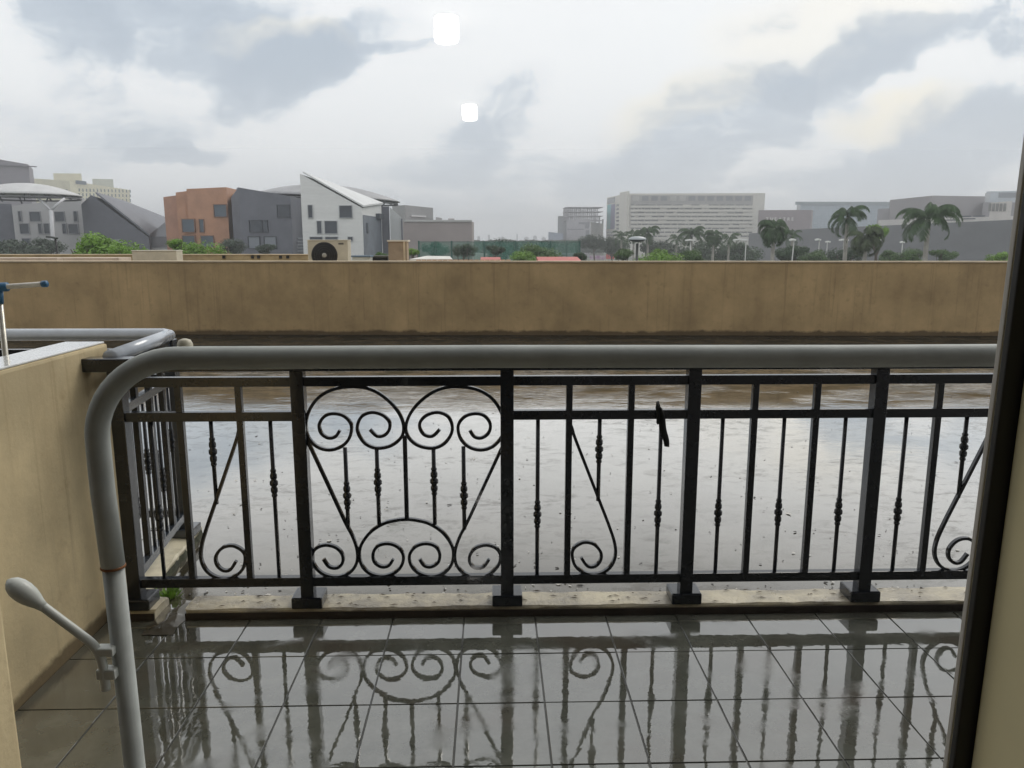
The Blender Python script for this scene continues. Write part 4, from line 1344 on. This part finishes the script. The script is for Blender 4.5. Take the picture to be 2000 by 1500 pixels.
L_BRIGHT = leaf_mat('leaf_bright', (.17, .30, .045))
L_MID = leaf_mat('leaf_mid', (.085, .15, .045))
L_DARK = leaf_mat('leaf_dark', (.048, .085, .038))
L_GREY = leaf_mat('leaf_grey', (.070, .095, .065))
L_PALM = leaf_mat('palm_leaf', (.058, .105, .042))
L_PALM2 = leaf_mat('palm_leaf_pale', (.075, .105, .045))
M_BARK = mat('bark', (.10, .08, .06), .9, .3, 3)
M_PTRUNK = mat('palm_trunk', (.32, .30, .27), .85, .25, 1.5)

def crown_me(seed, n, lobes, ls, flat=.75):
    """unit crown: leaf quads round the skins of several lobes, more of them outside than inside"""
    rg = random.Random(seed)
    C = []
    for _ in range(lobes):
        a, r_ = rg.uniform(0, 6.283), rg.uniform(.0, .72)
        C.append((Vector((r_ * math.cos(a), r_ * math.sin(a), rg.uniform(-.35, .62) * (1 - r_ * .5))), rg.uniform(.24, .46)))
    V, F = [], []
    for _ in range(n):
        c, rad = rg.choice(C)
        d = Vector((rg.gauss(0, 1), rg.gauss(0, 1), rg.gauss(0, 1) * .9)).normalized()
        p = c + d * rad * (rg.random() ** .35)
        p.z *= flat
        s = ls * rg.uniform(.6, 1.4)
        nrm = (d + Vector((rg.gauss(0, .5), rg.gauss(0, .5), rg.gauss(0, .5) + .3))).normalized()
        u = nrm.orthogonal().normalized()
        u.rotate(Matrix.Rotation(rg.uniform(0, 6.28), 3, nrm))
        w = nrm.cross(u)
        k = len(V)
        V += [p - u * s, p - w * s * .45, p + u * s, p + w * s * .45]
        F.append((k, k + 1, k + 2, k + 3))
    return pydata('crown', V, F)

CROWNS = {}
def crown_for(kind, m):
    key = (kind, m.name)
    if key not in CROWNS:
        n, lobes, ls, seed = {'a': (5200, 16, .050, 3), 'b': (5200, 20, .045, 11), 'c': (4200, 13, .055, 23)}[kind]
        me = crown_me(seed, n, lobes, ls)
        me.materials.append(m)
        CROWNS[key] = me
    return CROWNS[key]

def tree(px, ytop, wpx, Y, m, kind, label, hratio=.62, group='trees beyond the parapet', name='leafy_tree'):
    c = at(px, ytop, Y)
    rx = wpx / 2 * Y / FOC * 1.08
    rz = rx * hratio * 1.35
    t_ = thing(name, label, 'tree', (c.x, c.y, GZ), 0, group)
    me_c = crown_for(kind, m)
    zs = sorted(v.co.z for v in me_c.vertices)
    cz = c.z - rz * zs[int(len(zs) * .985)] - GZ
    H = cz
    tr = sweep('trunk', spline([(0, 0, 0), (.08 * rx, .03 * rx, H * .45), (0, .05 * rx, H * .8), (.05 * rx, 0, H + rz * .2)], 3), circ(.035 * (H + rx) * .5 + .05, 7), up=Vector((0, 1, 0)), radii=[1 - .6 * i / 9 for i in range(10)], smooth=True)
    mobj('trunk', tr, M_BARK, t_, (0, 0, 0))
    rg = random.Random(int(px * 7 + ytop))
    for k in range(4):
        a = rg.uniform(0, 6.28)
        l = sweep('limb', [(0, 0, H * .72), (rx * .3 * math.cos(a), rx * .3 * math.sin(a), H * .72 + rz * .5), (rx * .55 * math.cos(a), rx * .55 * math.sin(a), H + rz * .25)], circ(.05 + .012 * rx, 5), radii=[1, .7, .35])
        mobj('limb', l, M_BARK, t_, (0, 0, 0))
    o = mobj('crown', crown_for(kind, m), None, t_, (0, 0, cz))
    o.scale = (rx, rx, rz)
    o.rotation_euler = (0, 0, rg.uniform(0, 6.28))
    return t_

TREES = [
    (188, 463, 150, 46, L_BRIGHT, 'a', 'bright green tree top in front of the dark wedge building'),
    (232, 482, 70, 44, L_BRIGHT, 'b', 'low bright green clump right of the bright tree before the wedge'),
    (395, 477, 110, 50, L_BRIGHT, 'b', 'bright green tree in front of the orange building'),
    (346, 468, 52, 52, L_BRIGHT, 'c', 'small bright green tree at the left corner of the orange building'),
    (35, 472, 130, 92, L_GREY, 'c', 'dusty grey green tree at the left edge below the canopy'),
    (84, 468, 70, 95, L_GREY, 'a', 'dusty grey green tree at the foot of the forked column'),
    (455, 468, 58, 86, L_GREY, 'b', 'dusty tree at the right corner of the orange building'),
    (517, 478, 46, 84, L_GREY, 'c', 'small dusty tree in front of the dark slate building'),
    (742, 494, 40, 30, L_MID, 'a', 'low green bush behind the dark tray'),
    (806, 486, 34, 60, L_BRIGHT, 'c', 'small light green bush right of the brown pillar'),
    (905, 478, 50, 84, L_DARK, 'b', 'dark green tree in front of the green net, nearest the pillar'),
    (968, 480, 44, 84, L_DARK, 'c', 'dark tree second from the pillar in front of the green net'),
    (1042, 481, 100, 76, L_MID, 'a', 'wide mid green tree in front of the green net'),
    (1022, 492, 60, 66, L_BRIGHT, 'b', 'low light green bush under the wide tree by the net'),
    (1135, 494, 38, 66, L_DARK, 'c', 'small dark bush at the right end of the green net'),
    (850, 474, 60, 130, L_GREY, 'a', 'hazy tree behind the green net nearest the white building'),
    (985, 470, 80, 160, L_GREY, 'b', 'hazy tree behind the middle of the green net'),
    (1065, 472, 60, 150, L_GREY, 'c', 'hazy tree behind the right part of the green net'),
    (1160, 460, 56, 190, L_GREY, 'b', 'hazy tree at the foot of the unfinished building'),
    (1195, 466, 64, 175, L_GREY, 'a', 'hazy tree before the left end of the white slab'),
    (1216, 487, 54, 72, L_MID, 'c', 'green bush just left of the round street lamp'),
    (1290, 491, 100, 70, L_BRIGHT, 'a', 'bright green bush just right of the round street lamp'),
    (1352, 490, 66, 70, L_MID, 'b', 'green bush below the palms right of the bright bush'),
    (1300, 474, 110, 165, L_GREY, 'c', 'hazy tree mass before the white slab, above the bright bush'),
    (1385, 474, 100, 150, L_DARK, 'b', 'dark tree before the right half of the white slab'),
    (1445, 477, 90, 140, L_DARK, 'a', 'dark round tree below the right end of the white slab'),
    (1543, 482, 78, 92, L_DARK, 'c', 'dark tree at the foot of the leftmost tall palms'),
    (1598, 491, 70, 90, L_MID, 'a', 'low green bush between the lamp posts before the dark wall'),
    (1648, 486, 80, 92, L_DARK, 'b', 'dark bush at the foot of the second tall palm'),
    (1716, 440, 44, 88, L_BRIGHT, 'c', 'bright round tree rising behind the drooping pale palm'),
    (1736, 491, 60, 82, L_MID, 'a', 'green bush between the drooping palm and rightmost palm'),
    (1782, 488, 66, 80, L_MID, 'b', 'green bush left of the rightmost palm trunk'),
    (1846, 489, 56, 80, L_MID, 'c', 'green bush right of the rightmost palm trunk'),
    (1958, 495, 66, 60, L_BRIGHT, 'a', 'bright green bush before the dark wall beside the door frame'),
]
for t in TREES:
    tree(*t, hratio=(1.2 if t[2] < 60 and t[3] < 100 and t[0] == 1716 else .7))

# a hedge of far trees that reads as one mass
rg = random.Random(5)
V, F = [], []
for _ in range(26000):
    px = rg.uniform(925, 1200)
    Y = rg.uniform(300, 380)
    top = 471 + 3.0 * noise.noise(Vector((px * .045, 1, 0))) + 2.0 * noise.noise(Vector((px * .16, 3, 0)))
    p = at(px, rg.uniform(top, 492), Y)
    s = rg.uniform(.35, .8)
    a = rg.uniform(0, 6.28)
    u = Vector((math.cos(a), rg.uniform(-.5, .5), math.sin(a))).normalized() * s
    w = Vector((-math.sin(a), rg.uniform(-.5, .5), math.cos(a))).normalized() * s * .6
    k = len(V)
    V += [p - u, p - w, p + u, p + w]
    F.append((k, k + 1, k + 2, k + 3))
tag(mobj('far_trees', pydata('far_trees', V, F), L_GREY), kind='stuff', label='distant belt of hazy trees on the horizon')

def palm_crown(seed, nf=18, droop=1.0, dens=34, width=.42):
    """unit crown, fronds about one unit long with hanging leaflets"""
    rg = random.Random(seed)
    V, F = [], []
    for i in range(nf):
        az = 6.283 * i / nf * 2.4 + rg.uniform(-.25, .25)
        el = R(rg.uniform(-10, 78)) if i > 2 else R(rg.uniform(70, 86))
        Lg = rg.uniform(.85, 1.1)
        h = Vector((math.cos(az), math.sin(az), 0))
        side = Vector((-math.sin(az), math.cos(az), 0))
        P = []
        e = el
        p = Vector((0, 0, 0))
        for s in range(dens + 1):
            P.append((p.copy(), e))
            p = p + (h * math.cos(e) + Vector((0, 0, math.sin(e)))) * (Lg / dens)
            e -= droop * R(2.2 + 3.2 * s / dens) * rg.uniform(.8, 1.2) * (34 / dens)
        for s in range(dens):
            p, e = P[s]
            q = P[s + 1][0]
            t = s / dens
            k = len(V)
            r_ = .013 * (1 - t) + .004
            V += [p - side * r_, p + side * r_, q + side * r_, q - side * r_]
            F.append((k, k + 1, k + 2, k + 3))
            if t < .12:
                continue
            ll = width * (math.sin(math.pi * min(1, (t - .1) * .95 + .12)) ** .6) * rg.uniform(.75, 1.1) * .62
            for sg in (-1, 1):
                dv = (side * sg * .75 + h * .45 * math.cos(e) + Vector((0, 0, -.55 - .5 * t + rg.uniform(-.2, .2)))).normalized()
                tip = p + dv * ll + Vector((0, 0, -.12 * ll))
                mid = p + dv * ll * .5
                wv = (q - p).normalized() * .017
                k = len(V)
                V += [p - wv * .5, p + wv * .5, mid + wv, tip, mid - wv]
                F.append((k, k + 1, k + 2, k + 3, k + 4))
    return pydata('crown', V, F)

PCR = [palm_crown(31, 18, 1.15), palm_crown(77, 15, 1.3), palm_crown(5, 24, 1.45, 34, .5), palm_crown(63, 13, 1.2, 20)]
def palm(px, yc, wpx, Y, v, label, m=None, lean=0.0):
    c = at(px, yc, Y)
    s = wpx / 2 * Y / FOC * 1.3
    t_ = thing('palm_tree', label, 'palm tree', (c.x, c.y, GZ), 0, 'palms beyond the parapet')
    H = c.z - GZ
    rad = .16 + .012 * s
    tr = sweep('trunk', spline([(lean, 0, 0), (lean * .6, 0, H * .3), (lean * .25, 0, H * .7), (0, 0, H)], 4), circ(rad, 9), smooth=True, radii=[1.35 - .04 * i if i < 4 else 1.15 - .035 * (i - 4) for i in range(13)])
    mobj('trunk', tr, M_PTRUNK, t_, (0, 0, 0))
    mobj('crown_shaft', lathe('crown_shaft', [(rad * .9, -s * .25), (rad * 1.0, -s * .12), (rad * .55, s * .05)], 9), L_PALM, t_, (0, 0, H))
    me = PCR[v]
    if m is L_PALM2:
        me = PCR2
    elif not me.materials:
        me.materials.append(L_PALM)
    o = mobj('crown', me, None, t_, (0, 0, H))
    o.scale = (s, s, s)
    o.rotation_euler = (0, 0, (px * .37) % 6.28)
    return t_
PCR2 = PCR[2].copy()
PCR2.materials.append(L_PALM2)
PALMS = [(1512, 446, 74, 76, 2, 'full drooping palm in front of the mauve sign building'),
         (1548, 460, 46, 104, 3, 'small palm just right of the full drooping palm'),
         (1656, 424, 84, 76, 1, 'tall slim palm in front of the blue glass office'),
         (1692, 462, 80, 72, 2, 'pale shaggy drooping palm between the two tallest palms'),
         (1814, 428, 114, 66, 0, 'largest palm with wide fronds before the mall, rightmost of all'),
         (1214, 462, 42, 150, 3, 'small palm at the left end of the white slab'),
         (1238, 458, 40, 160, 1, 'small palm just left of the round lamp head'),
         (1266, 455, 52, 145, 1, 'palm just right of the round lamp head'),
         (1322, 468, 44, 150, 3, 'small palm before the middle of the white slab'),
         (1351, 459, 56, 138, 0, 'palm with wide crown before the middle of the white slab'),
         (1394, 460, 46, 122, 2, 'drooping palm before the right half of the white slab'),
         (1424, 469, 52, 130, 3, 'palm before the right end of the white slab')]
for p in PALMS:
    palm(*p, m=L_PALM2 if p[0] == 1692 else None)

# weeds at the drain gap
wd = thing('weed', 'small green weed tuft growing at the drain gap by the partition', 'plant', (-1.40, 3.12, 0))
rg = random.Random(9)
V, F = [], []
for _ in range(110):
    a, r_ = rg.uniform(0, 6.28), rg.uniform(0, .055)
    b_ = Vector((-1.40 + r_ * math.cos(a), 3.12 + .6 * r_ * math.sin(a), 0))
    d = Vector((math.cos(a) * .6, math.sin(a) * .6, rg.uniform(.4, 1.2))) * rg.uniform(.025, .055)
    s = Vector((-math.sin(a), math.cos(a), 0)) * .005
    k = len(V)
    V += [b_ - s * .4, b_ + d * .6 - s, b_ + d, b_ + d * .6 + s]
    F.append((k, k + 1, k + 2, k + 3))
mobj('leaves', pydata('leaves', V, F), L_BRIGHT, wd)
mobj('stem', sweep('stem', [(-1.40, 3.12, 0), (-1.398, 3.118, .03)], circ(.003, 5)), L_MID, wd)

# ------------------------------------------------------------------ street lamps
def round_lamp():
    Y = 31
    c = at(1242, 468, Y)
    t_ = thing('street_lamp', 'street lamp with a large round saucer head above the parapet', 'street lamp', (c.x + .06, Y, GZ))
    mobj('lamp_head', lathe('lamp_head', [(.33, -.035), (.36, -.012), (.355, .008), (.31, .05), (.22, .088), (.11, .108), (.02, .113)], 28), mat('lamp_grey', (.30, .33, .34), .4), t_, (0, 0, c.z - GZ + .02))
    mobj('lamp_glass', lathe('lamp_glass', [(.02, -.122), (.13, -.112), (.25, -.080), (.345, -.030)], 24), mat('lamp_dark', (.03, .035, .035), .3), t_, (0, 0, c.z - GZ + .02))
    mobj('pole', lathe('pole', [(.10, 0), (.075, 2), (.055, c.z - GZ - .15)], 12), mat('pole_dark', (.06, .065, .06), .5), t_, (0, 0, 0))
round_lamp()
c = at(103, 463.5, 42)
t_ = thing('street_lamp', 'dark street lamp with a flat tilted head before the forked column', 'street lamp', tuple(at(116, 474, 42).xy) + (GZ,))
P0, P1 = at(115.5, 520, 42), at(108, 466, 42)
tube('pole', [(P0.x, 42, GZ), P0, P1], .055, M_BLACKF, t_, 8)
a, b = at(92, 462.5, 42), at(111, 465.5, 42)
mobj('lamp_head', sweep('lamp_head', [a, (a + b) / 2 + Vector((0, 0, .02)), b], sq(.13, .045), up=Vector((0, 0, 1))), mat('lamp_black', (.03, .035, .03), .5), t_)

def pole_lamp(px, yh, hx0, hx1, Y, label, tilt=0):
    b = at(px, 474, Y)
    t_ = thing('street_lamp', label, 'street lamp', (b.x, Y, GZ), 0, 'pale street lamps before the dark wall')
    zt = at(px, yh, Y).z
    tube('pole', [(b.x, Y, GZ), (b.x + tilt, Y, zt)], .07, bcol('lamp_pole', (.50, .50, .48)), t_, 8)
    a, q = at(hx0, yh, Y), at(hx1, yh, Y)
    V = sweep('lamp_head', [(a.x, Y, zt + .03), ((a.x + q.x) / 2, Y, zt + .10), (q.x, Y, zt + .03)], sq(.28, .09), up=Vector((0, 0, 1)))
    mobj('lamp_head', V, bcol('lamp_white', (.75, .75, .73)), t_)
for a in ((1349, 470, 1339, 1356, 96, 'pale lamp post leftmost of the row below the white slab'), (1418, 469, 1434, 1437, 98, None), (1457, 469, 1433, 1459, 100, 'pale lamp post at the right end of the white slab'),
          (1546, 469.5, 1543, 1553, 84, 'leaning pale lamp post beside the small palm'), (1600, 469, 1593, 1602, 96, 'pale lamp post standing clear before the dark wall'), (1616, 473, 1613, 1621, 120, 'short lamp post close right of the clear standing one'),
          (1648, 469.5, 1640, 1656, 92, 'pale lamp post with a broad head under the tall slim palm'), (1712, 469.5, 1707, 1719, 94, 'pale lamp post in front of the bright round tree'), (1763, 474, 1759, 1766, 110, 'small lamp post left of the rightmost palm')):
    if a[5]:
        pole_lamp(a[0], a[1], a[2], a[3], a[4], a[5], tilt=(.25 if a[0] == 1546 else 0))

# ------------------------------------------------------------------ debris on the water and wet leaves
rg = random.Random(21)
def flakes(n, xr, yr, smin, smax, zlo, seed):
    rg = random.Random(seed)
    V, F = [], []
    for _ in range(n):
        y = yr[0] + (yr[1] - yr[0]) * (rg.random() ** 1.7)
        x = rg.uniform(*xr) * (y / 4.0)
        s = rg.uniform(smin, smax) * (1 if rg.random() < .93 else 2.2)
        a = rg.uniform(0, 6.28)
        e = rg.uniform(.3, .9)
        k = len(V)
        m_ = rg.choice((4, 5, 6))
        for i in range(m_):
            t = a + 6.283 * i / m_
            u, w = s * math.cos(t - a) * rg.uniform(.8, 1.2), s * e * math.sin(t - a) * rg.uniform(.8, 1.2)
            V.append((x + u * math.cos(a) - w * math.sin(a), y + u * math.sin(a) + w * math.cos(a), zlo + rg.uniform(.001, .006)))
        F.append(tuple(range(k, k + m_)))
    return pydata('debris', V, F)
tag(mobj('floating_debris', flakes(520, (-2.4, 3.0), (3.12, 8.5), .003, .009, .001, 4), mat('debris_dark', (.025, .022, .018), .7)), kind='stuff', label='dark bits of leaf and grit lying in the rain water')
tag(mobj('pale_debris', flakes(220, (-2.4, 3.0), (3.12, 7.5), .003, .010, .001, 8), mat('debris_pale', (.55, .53, .48), .6)), kind='stuff', label='pale scraps of grit and foam on the rain water')
V, F = [], []
for _ in range(70):
    x, y = rg.uniform(-1.2, 2.2), rg.uniform(2.93, 3.05)
    s, a = rg.uniform(.006, .022), rg.uniform(-.6, .6)
    k = len(V)
    V += [(x - s * math.cos(a), y - s * math.sin(a) * .5, .0445), (x, y - .003, .0465), (x + s * math.cos(a), y + s * math.sin(a) * .5, .0445), (x, y + .004, .047)]
    F.append((k, k + 1, k + 2, k + 3))
tag(mobj('kerb_litter', pydata('kerb_litter', V, F), mat('litter', (.10, .075, .045), .7, .5, 40)), kind='stuff', label='small dry leaf scraps scattered on the kerb')

# ------------------------------------------------------------------ haze
hb = box('haze', (-1800, 1800, -30, 1750, GZ - 1, 60), None)
hm = bpy.data.materials.new('haze')
hm.use_nodes = True
T = hm.node_tree
T.nodes.clear()
o_ = nd(T, 'ShaderNodeOutputMaterial')
pvn = nd(T, 'ShaderNodeVolumePrincipled')
pvn.inputs['Color'].default_value = (.93, .95, .98, 1)
pvn.inputs['Density'].default_value = .0010
pvn.inputs['Anisotropy'].default_value = .2
T.links.new(pvn.outputs[0], o_.inputs['Volume'])
hb.data.materials.append(hm)
tag(hb, kind='stuff', label='thin rainy haze over the city')
